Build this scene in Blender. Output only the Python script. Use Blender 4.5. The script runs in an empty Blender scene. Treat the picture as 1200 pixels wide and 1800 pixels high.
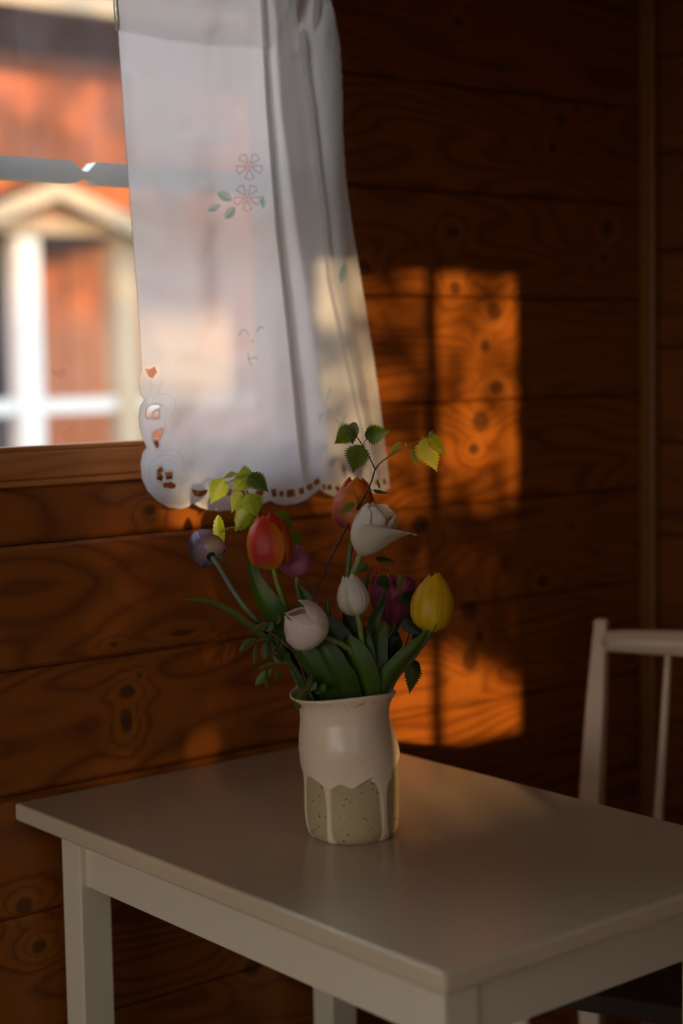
import bpy, bmesh, math, random
import numpy as np
from mathutils import Vector, Matrix

S = bpy.context.scene
COL = S.collection
R = math.radians
rnd = random.Random(7)
nrs = np.random.RandomState(11)

# ------------------------------------------------------------------ camera
CAM = Vector((0.0, -2.0537, 1.35))
FPX = 2939.0
RT = Vector((0.7733, -0.6338, -0.018)).normalized()
FW = Vector((0.6301, 0.7714, -0.0892)).normalized()
DN = FW.cross(RT).normalized()
RT = DN.cross(FW).normalized()
cd = bpy.data.cameras.new('camera')
cam = bpy.data.objects.new('camera', cd)
COL.objects.link(cam)
m = Matrix((RT, -DN, -FW)).transposed()
cam.matrix_world = Matrix.Translation(CAM) @ m.to_4x4()
cd.sensor_fit = 'VERTICAL'; cd.sensor_height = 36.0
cd.lens = FPX / 1800 * 36.0
cd.clip_start = 0.05; cd.clip_end = 200
cd.dof.use_dof = True; cd.dof.focus_distance = 2.16; cd.dof.aperture_fstop = 1.9
S.camera = cam

# ------------------------------------------------------------------ world, sun, exposure
w = bpy.data.worlds.new('evening_sky'); S.world = w; w.use_nodes = True
wn = w.node_tree; wn.nodes.clear()
wo = wn.nodes.new('ShaderNodeOutputWorld'); wb = wn.nodes.new('ShaderNodeBackground')
wt = wn.nodes.new('ShaderNodeTexCoord'); ws = wn.nodes.new('ShaderNodeSeparateXYZ')
wr = wn.nodes.new('ShaderNodeValToRGB')
wr.color_ramp.elements[0].position = 0.0; wr.color_ramp.elements[0].color = (0.95, 0.88, 0.80, 1)
wr.color_ramp.elements[1].position = 0.6; wr.color_ramp.elements[1].color = (0.62, 0.78, 1.0, 1)
wn.links.new(wt.outputs['Generated'], ws.inputs[0]); wn.links.new(ws.outputs['Z'], wr.inputs[0])
wn.links.new(wr.outputs[0], wb.inputs[0]); wn.links.new(wb.outputs[0], wo.inputs[0])
wb.inputs[1].default_value = 3.4

SUN_AZ, SUN_EL = R(63.0), R(5.5)
SD = Vector((math.cos(SUN_AZ) * math.cos(SUN_EL), math.sin(SUN_AZ) * math.cos(SUN_EL), -math.sin(SUN_EL)))
sl = bpy.data.lights.new('sun', 'SUN'); sl.energy = 7.0; sl.angle = R(0.53); sl.color = (1.0, 0.66, 0.34)
so = bpy.data.objects.new('sun', sl); COL.objects.link(so)
so.rotation_mode = 'QUATERNION'; so.rotation_quaternion = SD.to_track_quat('-Z', 'Y'); so.location = (-8, -16, 5)

S.view_settings.view_transform = 'Standard'; S.view_settings.look = 'None'
S.view_settings.gamma = 1.0; S.view_settings.use_curve_mapping = False
S.view_settings.exposure = 0.2

def portal(name, loc, sx, sy, rot):
    l = bpy.data.lights.new(name, 'AREA'); l.shape = 'RECTANGLE'; l.size = sx; l.size_y = sy
    l.cycles.is_portal = True
    o = bpy.data.objects.new(name, l); COL.objects.link(o); o.location = loc; o.rotation_euler = rot

# ------------------------------------------------------------------ projection helpers (metres of the room)
def ray(x, y):
    return (RT * (x - 600) + DN * (y - 900) + FW * FPX)
def onY(x, y, Y=0.0):
    d = ray(x, y); return CAM + d * ((Y - CAM.y) / d.y)
VC = Vector((1.335, -0.432, 0.75))               # vase centre on the table
DEP = (VC - CAM).dot(FW)
def P(x, y, dd=0.0):
    return CAM + ray(x, y) * ((DEP + dd) / FPX)
MPP = DEP / FPX                                  # metres per pixel at the vase

# ------------------------------------------------------------------ node helpers
class NT:
    def __init__(s, name):
        s.m = bpy.data.materials.new(name); s.m.use_nodes = True
        s.t = s.m.node_tree; s.t.nodes.clear()
        s.out = s.t.nodes.new('ShaderNodeOutputMaterial')
    def n(s, typ, **kw):
        nd = s.t.nodes.new(typ)
        for k, v in kw.items():
            setattr(nd, k, v)
        return nd
    def l(s, a, b): s.t.links.new(a, b)
    def val(s, nd, idx, v):
        if hasattr(v, 'is_linked') or isinstance(v, bpy.types.NodeSocket): s.l(v, nd.inputs[idx])
        else: nd.inputs[idx].default_value = v
    def math(s, op, a, b=0.0, c=0.0, clamp=False):
        nd = s.n('ShaderNodeMath', operation=op); nd.use_clamp = clamp
        s.val(nd, 0, a); s.val(nd, 1, b)
        if op in ('MULTIPLY_ADD', 'WRAP', 'SMOOTH_MIN'): s.val(nd, 2, c)
        return nd.outputs[0]
    def vmath(s, op, a, b=(0, 0, 0)):
        nd = s.n('ShaderNodeVectorMath', operation=op); s.val(nd, 0, a); s.val(nd, 1, b)
        return nd.outputs['Value'] if op == 'DOT_PRODUCT' else nd.outputs[0]
    def comb(s, x, y, z):
        nd = s.n('ShaderNodeCombineXYZ'); s.val(nd, 0, x); s.val(nd, 1, y); s.val(nd, 2, z); return nd.outputs[0]
    def noise(s, vec, scale=1.0, detail=2.0, rough=0.5, dist=0.0):
        nd = s.n('ShaderNodeTexNoise'); s.l(vec, nd.inputs['Vector'])
        nd.inputs['Scale'].default_value = scale; nd.inputs['Detail'].default_value = detail
        nd.inputs['Roughness'].default_value = rough; nd.inputs['Distortion'].default_value = dist
        return nd.outputs[0]
    def mix(s, f, a, b, mode='MIX'):
        nd = s.n('ShaderNodeMix', data_type='RGBA', blend_type=mode); s.val(nd, 0, f); s.val(nd, 6, a); s.val(nd, 7, b)
        return nd.outputs[2]
    def mr(s, v, a, b, c=0.0, d=1.0, smooth=False):
        nd = s.n('ShaderNodeMapRange'); nd.interpolation_type = 'SMOOTHSTEP' if smooth else 'LINEAR'
        s.val(nd, 0, v); nd.inputs[1].default_value = a; nd.inputs[2].default_value = b
        nd.inputs[3].default_value = c; nd.inputs[4].default_value = d
        return nd.outputs[0]
    def bump(s, h, strength=0.3, dist=0.002):
        nd = s.n('ShaderNodeBump'); nd.inputs['Strength'].default_value = strength
        nd.inputs['Distance'].default_value = dist; s.l(h, nd.inputs['Height']); return nd.outputs[0]
    def principled(s, col, rough=0.5, spec=0.5, normal=None, coat=0.0):
        b = s.n('ShaderNodeBsdfPrincipled'); s.val(b, 'Base Color', col); s.val(b, 'Roughness', rough)
        b.inputs['Specular IOR Level'].default_value = spec
        b.inputs['Coat Weight'].default_value = coat; b.inputs['Coat Roughness'].default_value = 0.2
        if normal is not None: s.l(normal, b.inputs['Normal'])
        return b.outputs[0]
    def done(s, sh): s.l(sh, s.out.inputs[0]); return s.m

def pine(name, along='x', knots=(), pitch=0.174, z0=0.933, light=(0.285, 0.080, 0.0060, 1), dark=(0.095, 0.018, 0.0015, 1), rough=0.38):
    t = NT(name)
    g = t.n('ShaderNodeNewGeometry'); sp = t.n('ShaderNodeSeparateXYZ'); t.l(g.outputs['Position'], sp.inputs[0])
    if along == 'x': a, c = sp.outputs[0], sp.outputs[2]
    elif along == 'y': a, c = sp.outputs[1], sp.outputs[2]
    else: a, c = sp.outputs[0], sp.outputs[1]
    idx = t.math('FLOOR', t.math('DIVIDE', t.math('SUBTRACT', c, z0), pitch))
    wnz = t.n('ShaderNodeTexWhiteNoise', noise_dimensions='1D'); t.l(idx, wnz.inputs['W'])
    rv = wnz.outputs['Value']
    off = t.math('MULTIPLY', idx, 3.71)
    v = t.comb(t.math('MULTIPLY', a, 1.5), t.math('MULTIPLY', c, 7.0), off)
    n1 = t.noise(v, 1.0, 1.5, 0.45)
    f = t.math('ADD', t.math('MULTIPLY', c, 20.0), t.math('MULTIPLY', n1, 15.0))
    core = None
    if knots:
        md = None
        for kx, kz, rx, rz in knots:
            d = t.vmath('MULTIPLY', t.vmath('SUBTRACT', t.comb(a, c, 0.0), (kx, kz, 0)), (1 / rx, 1 / rz, 0))
            d2 = t.vmath('DOT_PRODUCT', d, d)
            md = d2 if md is None else t.math('MINIMUM', md, d2)
        wob = t.noise(t.comb(t.math('MULTIPLY', a, 60), t.math('MULTIPLY', c, 60), 0.0), 1.0, 2.0)
        md = t.math('MULTIPLY', md, t.math('ADD', 0.55, t.math('MULTIPLY', wob, 0.9)))
        warp = t.math('EXPONENT', t.math('MULTIPLY', md, -0.13))
        f = t.math('ADD', f, t.math('MULTIPLY', warp, 2.3))
        core = t.mr(md, 0.35, 1.3, 1.0, 0.0, True)
        halo = t.mr(md, 1.0, 9.0, 1.0, 0.0, True)
    ring = t.math('FRACT', f)
    ring = t.math('POWER', t.math('ABSOLUTE', t.math('SUBTRACT', t.math('MULTIPLY', ring, 2.0), 1.0)), 2.6)
    fib = t.noise(t.comb(t.math('MULTIPLY', a, 5.0), t.math('MULTIPLY', c, 260.0), off), 1.0, 2.0)
    col = t.mix(t.math('MULTIPLY', ring, 0.8), light, dark)
    col = t.mix(t.math('MULTIPLY', fib, 0.35), col, dark)
    col = t.mix(t.math('MULTIPLY', rv, 0.30), col, (0.22, 0.062, 0.008, 1))
    if core is not None:
        col = t.mix(t.math('MULTIPLY', halo, 0.25), col, (0.38, 0.12, 0.012, 1))
        col = t.mix(t.math('MULTIPLY', core, 0.8), col, (0.05, 0.016, 0.005, 1))
    h = t.math('ADD', t.math('MULTIPLY', ring, 0.5), t.math('MULTIPLY', fib, 0.3))
    return t.done(t.principled(col, rough, 0.45, t.bump(h, 0.25, 0.001)))

def paint(name, col, rough=0.35, spec=0.5, wear=0.0, coat=0.0, nscale=6.0):
    t = NT(name)
    tc = t.n('ShaderNodeNewGeometry').outputs['Position']
    n = t.noise(tc, nscale, 4.0, 0.6)
    c = t.mix(t.math('MULTIPLY', n, 0.35), (*col, 1), (col[0] * 0.78, col[1] * 0.74, col[2] * 0.66, 1))
    if wear:
        sp = t.n('ShaderNodeSeparateXYZ'); t.l(tc, sp.inputs[0])
        st = t.noise(t.comb(t.math('MULTIPLY', sp.outputs[0], 30), t.math('MULTIPLY', sp.outputs[1], 5), t.math('MULTIPLY', sp.outputs[2], 30)), 1.0, 4.0, 0.65)
        c = t.mix(t.mr(st, 0.5, 0.8, 0.0, wear), c, (0.34, 0.25, 0.15, 1))
        sc = t.noise(tc, 95.0, 3.0, 0.8, 1.5)
        c = t.mix(t.mr(sc, 0.665, 0.72, 0.0, 0.45), c, (0.85, 0.80, 0.7, 1))
        r = t.mr(st, 0.3, 0.75, rough - 0.02, rough + 0.05)
        return t.done(t.principled(c, r, spec, t.bump(st, 0.03, 0.0006), coat))
    return t.done(t.principled(c, rough, spec, t.bump(n, 0.05, 0.001), coat))

def vcol_mat(name, rough=0.45, transl=0.3, spec=0.3, vein=0.0, gloss_noise=0.0):
    t = NT(name)
    at = t.n('ShaderNodeAttribute', attribute_name='col')
    nz = t.noise(t.n('ShaderNodeNewGeometry').outputs['Position'], 380.0, 3.0)
    c = t.mix(t.math('MULTIPLY', nz, 0.22), at.outputs['Color'], t.mix(1.0, at.outputs['Color'], (0.6, 0.6, 0.6, 1), 'MULTIPLY'))
    if 'leaf' in name: c = t.mix(1.0, c, (1.2, 0.90, 0.33, 1), 'MULTIPLY')
    p = t.principled(c, rough, spec, t.bump(nz, 0.15, 0.0006))
    tr = t.n('ShaderNodeBsdfTranslucent'); t.l(c, tr.inputs[0])
    mx = t.n('ShaderNodeMixShader'); mx.inputs[0].default_value = transl
    t.l(p, mx.inputs[1]); t.l(tr.outputs[0], mx.inputs[2])
    return t.done(mx.outputs[0])

# ------------------------------------------------------------------ mesh helpers
def link(name, me, mat=None, parent=None):
    o = bpy.data.objects.new(name, me); COL.objects.link(o)
    if mat is not None: me.materials.append(mat)
    if parent is not None: o.parent = parent
    return o
def mesh(name, verts, faces, mat=None, parent=None, smooth=False, cols=None):
    me = bpy.data.meshes.new(name); me.from_pydata([tuple(v) for v in verts], [], faces)
    if smooth: me.polygons.foreach_set('use_smooth', [True] * len(me.polygons))
    if cols is not None:
        ca = me.color_attributes.new('col', 'FLOAT_COLOR', 'POINT')
        ca.data.foreach_set('color', np.array([(c[0], c[1], c[2], 1.0) for c in cols], dtype=np.float32).ravel())
    me.update()
    return link(name, me, mat, parent)
def bm_obj(name, bm, mat, parent=None, smooth=False, bevel=0.0, seg=2):
    if bevel:
        bmesh.ops.bevel(bm, geom=list(bm.edges), offset=bevel, segments=seg, profile=0.5, affect='EDGES')
    bmesh.ops.recalc_face_normals(bm, faces=bm.faces)
    me = bpy.data.meshes.new(name); bm.to_mesh(me); bm.free()
    if smooth: me.polygons.foreach_set('use_smooth', [True] * len(me.polygons))
    return link(name, me, mat, parent)
def add_box(bm, x0, x1, y0, y1, z0, z1):
    vs = [bm.verts.new(p) for p in ((x0, y0, z0), (x1, y0, z0), (x1, y1, z0), (x0, y1, z0), (x0, y0, z1), (x1, y0, z1), (x1, y1, z1), (x0, y1, z1))]
    for f in ((0, 3, 2, 1), (4, 5, 6, 7), (0, 1, 5, 4), (1, 2, 6, 5), (2, 3, 7, 6), (3, 0, 4, 7)):
        bm.faces.new([vs[i] for i in f])
def box(name, x0, x1, y0, y1, z0, z1, mat, parent=None, bevel=0.0, seg=2, smooth=False):
    bm = bmesh.new(); add_box(bm, x0, x1, y0, y1, z0, z1)
    return bm_obj(name, bm, mat, parent, smooth, bevel, seg)
def obox(name, pts4a, pts4b, mat, parent=None, bevel=0.0, seg=2):
    bm = bmesh.new(); a = [bm.verts.new(p) for p in pts4a]; b = [bm.verts.new(p) for p in pts4b]
    bm.faces.new(a); bm.faces.new(b[::-1])
    for i in range(4): bm.faces.new((a[i], b[i], b[(i + 1) % 4], a[(i + 1) % 4]))
    return bm_obj(name, bm, mat, parent, False, bevel, seg)
def empty(name, loc=(0, 0, 0)):
    o = bpy.data.objects.new(name, None); COL.objects.link(o); o.location = loc; o.empty_display_size = 0.05
    return o
def thing(name, label, cat, loc=(0, 0, 0), group=None):
    o = empty(name, (0, 0, 0)); o['label'] = label; o['category'] = cat
    if group: o['group'] = group
    return o
def structure(o): o['kind'] = 'structure'; return o
def spline(pts, n):
    """Catmull-Rom through pts."""
    p = [Vector(q) for q in pts]; p = [p[0] * 2 - p[1]] + p + [p[-1] * 2 - p[-2]]
    k = len(p) - 3; out = []
    for i in range(n + 1):
        s = i / n * k; j = min(int(s), k - 1); u = s - j
        a, b, c, d = p[j], p[j + 1], p[j + 2], p[j + 3]
        out.append(0.5 * ((2 * b) + (c - a) * u + (2 * a - 5 * b + 4 * c - d) * u * u + (3 * b - a - 3 * c + d) * u ** 3))
    return out
def tube(name, pts, r0, r1, mat, parent=None, n=24, seg=10, col=None, col2=None, smoothpts=True):
    c = spline(pts, n) if smoothpts else [Vector(p) for p in pts]
    n = len(c) - 1; vs, fs, cols = [], [], []
    up = Vector((0.3, 0.2, 0.93)).normalized()
    for i, p in enumerate(c):
        tg = (c[min(i + 1, n)] - c[max(i - 1, 0)]).normalized()
        a = tg.cross(up)
        if a.length < 0.05: a = tg.cross(Vector((1, 0, 0)))
        a.normalize(); b = tg.cross(a).normalized()
        r = r0 + (r1 - r0) * i / n
        for k in range(seg):
            th = 2 * math.pi * k / seg
            vs.append(p + (a * math.cos(th) + b * math.sin(th)) * r)
            if col: cols.append([col[j] + ((col2 or col)[j] - col[j]) * i / n for j in range(3)])
        if i:
            for k in range(seg):
                fs.append(((i - 1) * seg + k, (i - 1) * seg + (k + 1) % seg, i * seg + (k + 1) % seg, i * seg + k))
    fs.append(tuple(range(seg))[::-1]); fs.append(tuple(range(n * seg, n * seg + seg)))
    return mesh(name, vs, fs, mat, parent, True, cols if col else None)

# ------------------------------------------------------------------ materials
KPX = [(805, 38, 9, 8), (985, 212, 8, 14), (972, 260, 8, 11), (795, 408, 10, 10), (1066, 400, 11, 13), (1060, 455, 8, 8), (641, 472, 12, 13), (800, 507, 10, 12),
       (868, 546, 13, 17), (852, 608, 8, 11), (872, 682, 13, 12), (845, 741, 15, 18), (832, 789, 9, 10), (738, 922, 15, 17),
       (1003, 925, 8, 7), (955, 1022, 12, 11), (826, 1072, 16, 18), (843, 1118, 8, 9), (826, 1160, 14, 22), (224, 1215, 13, 12), (222, 1266, 11, 22),
       (264, 898, 10, 10), (245, 1188, 5, 6), (43, 1592, 16, 15), (68, 1664, 14, 13), (445, 1700, 16, 14), (320, 1112, 22, 6), (200, 1133, 9, 4)]
knots = []
for kx, ky, rx, ry in KPX:
    q = onY(kx, ky); q2 = onY(kx + rx, ky); q3 = onY(kx, ky + ry)
    knots.append((q.x, q.z, abs(q2.x - q.x) * 1.05, abs(q3.z - q.z) * 1.05))
M_pine = pine('varnished_pine', 'x', knots)
M_pine_r = pine('varnished_pine_dimmed', 'y', ((-0.35, 1.3, 0.012, 0.014), (-0.6, 0.9, 0.015, 0.012)), z0=0.846, light=(0.20, 0.055, 0.005, 1), dark=(0.07, 0.014, 0.001, 1))  # darker copy of the back wall pine, shade put into the colour
M_pine_plain = pine('pine_lining', 'x')
M_floor = pine('floor_boards', 'f', (), pitch=0.12, z0=-3.0, light=(0.20, 0.14, 0.09, 1), dark=(0.10, 0.065, 0.04, 1), rough=0.5)
M_frame = pine('pine_window_frame', 'x', (), light=(0.50, 0.20, 0.055, 1), dark=(0.33, 0.11, 0.022, 1), rough=0.33)
M_trim = pine('pine_corner_trim', 'y', (), pitch=5.0, z0=-1, light=(0.22, 0.085, 0.012, 1), dark=(0.17, 0.06, 0.008, 1))
M_table = paint('worn_cream_paint', (0.63, 0.49, 0.32), 0.23, 0.75, wear=0.04)
M_leg = paint('cream_leg_paint', (0.74, 0.62, 0.44), 0.38, 0.4)
M_chair = paint('white_chair_paint', (0.85, 0.66, 0.46), 0.30, 0.5)
M_seat = paint('dark_seat_fabric', (0.045, 0.03, 0.018), 0.8, 0.2)
M_red = paint('falun_red_paint', (0.52, 0.150, 0.042), 0.8, 0.2, nscale=1.2)
M_white_out = paint('white_outdoor_paint', (0.80, 0.78, 0.72), 0.6, 0.3)
M_beige_out = paint('beige_outdoor_paint', (0.50, 0.38, 0.24), 0.6, 0.3)
M_gable = paint('brown_gable_paint', (0.30, 0.17, 0.09), 0.7, 0.2)
M_roof = paint('dark_roof_felt', (0.05, 0.035, 0.03), 0.8, 0.2)
M_bar = paint('weathered_blue_grey_paint', (0.78, 0.80, 0.76), 0.7, 0.2, nscale=40)
M_ground = paint('dry_spring_grass', (0.10, 0.09, 0.04), 0.95, 0.1, nscale=3)
M_outwall = paint('outer_cladding', (0.25, 0.07, 0.04), 0.9, 0.1)
M_bark = paint('birch_bark', (0.35, 0.32, 0.28), 0.9, 0.1, nscale=9)
M_treeleaf = paint('tree_leaf', (0.08, 0.12, 0.03), 0.7, 0.2)
M_rod = paint('brass_rod', (0.5, 0.4, 0.2), 0.35, 0.5)
M_petal = vcol_mat('tulip_petal', 0.42, 0.30, 0.35)
M_leafm = vcol_mat('tulip_leaf', 0.42, 0.18, 0.4)
M_birch = vcol_mat('birch_leaf', 0.42, 0.42, 0.4)
M_stem = vcol_mat('plant_stem', 0.5, 0.05, 0.35)

# outdoor darker dull house glass
t = NT('dark_window_glass'); M_dglass = t.done(t.principled((0.02, 0.025, 0.03, 1), 0.08, 0.6))
# window pane: see-through, dust plus a pale veil painted in for reflected haze
t = NT('dusty_hazed_pane')
fr = t.n('ShaderNodeFresnel'); fr.inputs[0].default_value = 1.45
tr = t.n('ShaderNodeBsdfTransparent'); gl = t.n('ShaderNodeBsdfGlossy'); gl.inputs['Roughness'].default_value = 0.0
mx = t.n('ShaderNodeMixShader'); t.l(fr.outputs[0], mx.inputs[0]); t.l(tr.outputs[0], mx.inputs[1]); t.l(gl.outputs[0], mx.inputs[2])
pos = t.n('ShaderNodeNewGeometry').outputs['Position']
d1 = t.noise(pos, 5.0, 3.0, 0.6); d2 = t.noise(pos, 420.0, 1.0, 0.5)
du = t.math('ADD', t.mr(d1, 0.35, 0.8, 0.015, 0.07), t.mr(d2, 0.80, 0.84, 0.0, 0.4))
df = t.n('ShaderNodeBsdfTranslucent'); df.inputs[0].default_value = (0.8, 0.8, 0.8, 1)
m2 = t.n('ShaderNodeMixShader'); t.l(du, m2.inputs[0]); t.l(mx.outputs[0], m2.inputs[1]); t.l(df.outputs[0], m2.inputs[2])
M_glass = t.done(m2.outputs[0])

# ------------------------------------------------------------------ the room shell
PIT, J0 = 0.174, 0.933 - 6 * 0.174 + 0.174         # board joints at J0 + k*PIT, first one above the floor
OX0, OX1, OZ0, OZ1 = 0.25, 1.595, 1.188, 2.05      # opening of the window by the table
XR = 2.412                                         # inner face of the right wall
def board_mesh(name, length, height, g=0.0065):
    # along +X from 0, front face at y=-0.014, chamfered long edges; back at y=0
    pr = [(0, 0), (-0.004, 0.0006), (-0.014 + 0.004, 0.0012), (-0.014, g), (-0.014, height - g), (-0.010, height - 0.0012), (-0.004, height - 0.0006), (0, height)]
    vs = [(0, y, z) for y, z in pr] + [(length, y, z) for y, z in pr]; n = len(pr)
    fs = [(i, i + 1, n + i + 1, n + i) for i in range(n - 1)] + [tuple(range(n))[::-1], tuple(range(n, 2 * n)), (n - 1, 0, n, 2 * n - 1)]
    me = bpy.data.meshes.new(name); me.from_pydata(vs, [], fs); me.update(); return me
cache = {}
def put_board(length, height, loc, rotz, mat, parent, name='board'):
    k = (round(length, 4), round(height, 4), mat.name)
    if k not in cache:
        cache[k] = board_mesh(name, length, height); cache[k].materials.append(mat)
    o = bpy.data.objects.new(name, cache[k]); COL.objects.link(o)
    o.location = loc; o.rotation_euler = (0, 0, rotz); o.parent = parent; return o

def wall_with_hole(name, x0, x1, y0, y1, z0, z1, hx0, hx1, hz0, hz1, mat):
    bm = bmesh.new()
    add_box(bm, x0, hx0, y0, y1, z0, z1); add_box(bm, hx1, x1, y0, y1, z0, z1)
    add_box(bm, hx0, hx1, y0, y1, z0, hz0); add_box(bm, hx0, hx1, y0, y1, hz1, z1)
    return structure(bm_obj(name, bm, mat))
ZC = 2.42
wb_ = wall_with_hole('wall_back', -1.6, 2.55, 0.014, 0.11, -0.3, ZC, OX0, OX1, OZ0, OZ1, M_outwall)
k = 0
while J0 - PIT + k * PIT < ZC:
    za = J0 - PIT + k * PIT; zb = min(za + PIT, ZC); za = max(za, 0.0)
    YB = 0.014
    if zb <= OZ0 or za >= OZ1:
        put_board(4.02 - 0.01, zb - za, (-1.6, YB, za), 0, M_pine, wb_)
    else:
        put_board(OX0 + 1.6, zb - za, (-1.6, YB, za), 0, M_pine, wb_)
        put_board(2.41 - OX1, zb - za, (OX1, YB, za), 0, M_pine, wb_)
        if za < OZ0: put_board(OX1 - OX0, OZ0 - za, (OX0, YB, za), 0, M_pine, wb_)
        if zb > OZ1: put_board(OX1 - OX0, zb - OZ1, (OX0, YB, OZ1), 0, M_pine, wb_)
    k += 1
W3 = (-2.36, -1.50, 0.95, 2.05)                    # unseen window added in the right wall for ambient light
bm = bmesh.new()
add_box(bm, XR + 0.014, XR + 0.11, -2.75, W3[0], -0.3, ZC); add_box(bm, XR + 0.014, XR + 0.11, W3[1], 0.11, -0.3, ZC)
add_box(bm, XR + 0.014, XR + 0.11, W3[0], W3[1], -0.3, W3[2]); add_box(bm, XR + 0.014, XR + 0.11, W3[0], W3[1], W3[3], ZC)
wr_ = structure(bm_obj('wall_right', bm, M_outwall))
for k in range(-1, 16):
    za = 0.846 - 5 * PIT + k * PIT; zb = min(za + PIT, ZC); za = max(za, 0.0)
    if zb - za < 0.01: continue
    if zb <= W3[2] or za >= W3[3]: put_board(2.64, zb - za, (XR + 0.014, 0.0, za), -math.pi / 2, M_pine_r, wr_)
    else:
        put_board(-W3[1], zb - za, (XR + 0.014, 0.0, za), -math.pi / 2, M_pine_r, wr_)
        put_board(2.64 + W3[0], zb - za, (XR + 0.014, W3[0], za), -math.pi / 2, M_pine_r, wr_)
# window on the wall behind the camera that lets the low sun in
FY = -2.64
W2 = (-0.20, 0.728, 0.985, 1.79)
wf_ = wall_with_hole('wall_front', -1.6, 2.55, FY - 0.11, FY, -0.3, ZC, W2[0], W2[1], W2[2], W2[3], M_pine_plain)
W4 = (-2.50, -0.45, 0.50, 1.95)                    # large unseen window added in the left wall to brighten vase and chair
bm = bmesh.new()
add_box(bm, -1.71, -1.6, -2.75, W4[0], -0.3, ZC); add_box(bm, -1.71, -1.6, W4[1], 0.11, -0.3, ZC)
add_box(bm, -1.71, -1.6, W4[0], W4[1], -0.3, W4[2]); add_box(bm, -1.71, -1.6, W4[0], W4[1], W4[3], ZC)
structure(bm_obj('wall_left', bm, M_pine_plain))
structure(box('ceiling', -1.71, 2.56, -2.8, 0.18, ZC, ZC + 0.07, M_pine_plain))
fl = structure(box('floor', -1.6, 2.43, -2.65, 0.02, -0.3, -0.022, M_roof))
yk = -2.64
while yk < 0.0:
    wd = min(0.118, 0.0 - yk)
    if wd > 0.02: box('plank', -1.6, 2.41, yk, yk + wd, -0.022, 0.0, M_floor, fl, bevel=0.002, seg=1)
    yk += 0.12
structure(box('baseboard_back', -1.6, 2.39, -0.014, -0.001, 0.0, 0.07, M_frame, bevel=0.003))
structure(box('baseboard_right', 2.385, 2.397, -2.6, -0.045, 0.0, 0.07, M_frame, bevel=0.003))
# corner moulding
bm = bmesh.new(); add_box(bm, 2.392, 2.411, -0.036, -0.001, 0.0, ZC)
structure(bm_obj('trim_1', bm, M_trim, None, False, 0.004, 2))

# window_1: sash frame in the opening
w1 = structure(empty('window_1', (0, 0, 0)))
box('sill', OX0, OX1, -0.004, 0.05, OZ0 - 0.001, OZ0 + 0.007, M_frame, w1, bevel=0.002)
box('bottom_rail', OX0 + 0.03, OX1 - 0.03, 0.018, 0.052, OZ0 + 0.007, OZ0 + 0.046, M_frame, w1, bevel=0.003)
box('glazing_bead', OX0 + 0.03, OX1 - 0.03, 0.024, 0.050, OZ0 + 0.046, OZ0 + 0.053, M_frame, w1, bevel=0.002)
box('top_rail', OX0 + 0.03, OX1 - 0.03, 0.018, 0.052, OZ1 - 0.05, OZ1 - 0.006, M_frame, w1, bevel=0.003)
for xa in (OX0, OX1 - 0.035):
    box('side_stile', xa, xa + 0.035, 0.002, 0.052, OZ0 + 0.007, OZ1 - 0.004, M_frame, w1, bevel=0.003)
box('window_pane', OX0 + 0.03, OX1 - 0.03, 0.0355, 0.0375, OZ0 + 0.045, OZ1 - 0.045, M_glass, w1)
# notched outside glazing bar
bz0 = onY(100, 297, 0.075).z
def barpt(px, py): q = onY(px, py, 0.075); return (q.x, q.z)
bx = barpt(143, 292)[0]
prof_t = [(OX0 + 0.02, 0.0155), (bx - 0.026, 0.0155), (bx - 0.018, 0.0125), (bx - 0.008, 0.0035), (bx - 0.003, 0.0015), (bx + 0.003, 0.0015), (bx + 0.008, 0.006), (bx + 0.017, 0.0155), (OX1 - 0.02, 0.0155)]
prof_b = [(OX0 + 0.02, -0.0155), (bx - 0.022, -0.0155), (bx - 0.014, -0.0150), (bx - 0.005, -0.0065), (bx + 0.001, -0.0055), (bx + 0.006, -0.006), (bx + 0.012, -0.010), (bx + 0.019, -0.0155), (OX1 - 0.02, -0.0155)]
vs = []; zc = barpt(150, 305)[1]
for yy in (0.062, 0.088):
    vs += [(x, yy, zc + z) for x, z in prof_t] + [(x, yy, zc + z) for x, z in prof_b]
n = 9; fs = []
for i in range(n - 1):
    fs += [(i, n + i, n + i + 1, i + 1), (2 * n + i, 2 * n + i + 1, 3 * n + i + 1, 3 * n + i), (i, i + 1, 2 * n + i + 1, 2 * n + i), (n + i, 3 * n + i, 3 * n + i + 1, n + i + 1)]
fs += [(0, 2 * n, 3 * n, n), (n - 1, 2 * n - 1, 4 * n - 1, 3 * n - 1)]
bar = mesh('glazing_bar', vs, fs, M_bar, w1)
bar['label'] = 'blue-grey weathered glazing bar with a carved notch'

# window_2 (out of view): frames that shape the evening light
w2 = structure(empty('window_2', (0, 0, 0)))
for xa, xb in ((W2[0], W2[0] + 0.03), (0.085, 0.236), (0.716, 0.728), (0.498, 0.516)):
    box('mullion', xa, xb, FY - 0.06, FY - 0.04, W2[2], W2[3], M_white_out, w2)
box('window_pane', W2[0], W2[1], FY - 0.052, FY - 0.050, W2[2], W2[3], M_glass, w2)
w3 = structure(empty('fill_window_right', (0, 0, 0)))
for ya in (W3[0], W3[1] - 0.05): box('side_stile', XR + 0.02, XR + 0.07, ya, ya + 0.05, W3[2], W3[3], M_frame, w3)
for za in (W3[2], W3[3] - 0.05): box('rail', XR + 0.02, XR + 0.07, W3[0] + 0.05, W3[1] - 0.05, za, za + 0.05, M_frame, w3)
box('window_pane', XR + 0.04, XR + 0.042, W3[0] + 0.05, W3[1] - 0.05, W3[2] + 0.05, W3[3] - 0.05, M_glass, w3)
w4 = structure(empty('fill_window_left', (0, 0, 0)))
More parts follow.
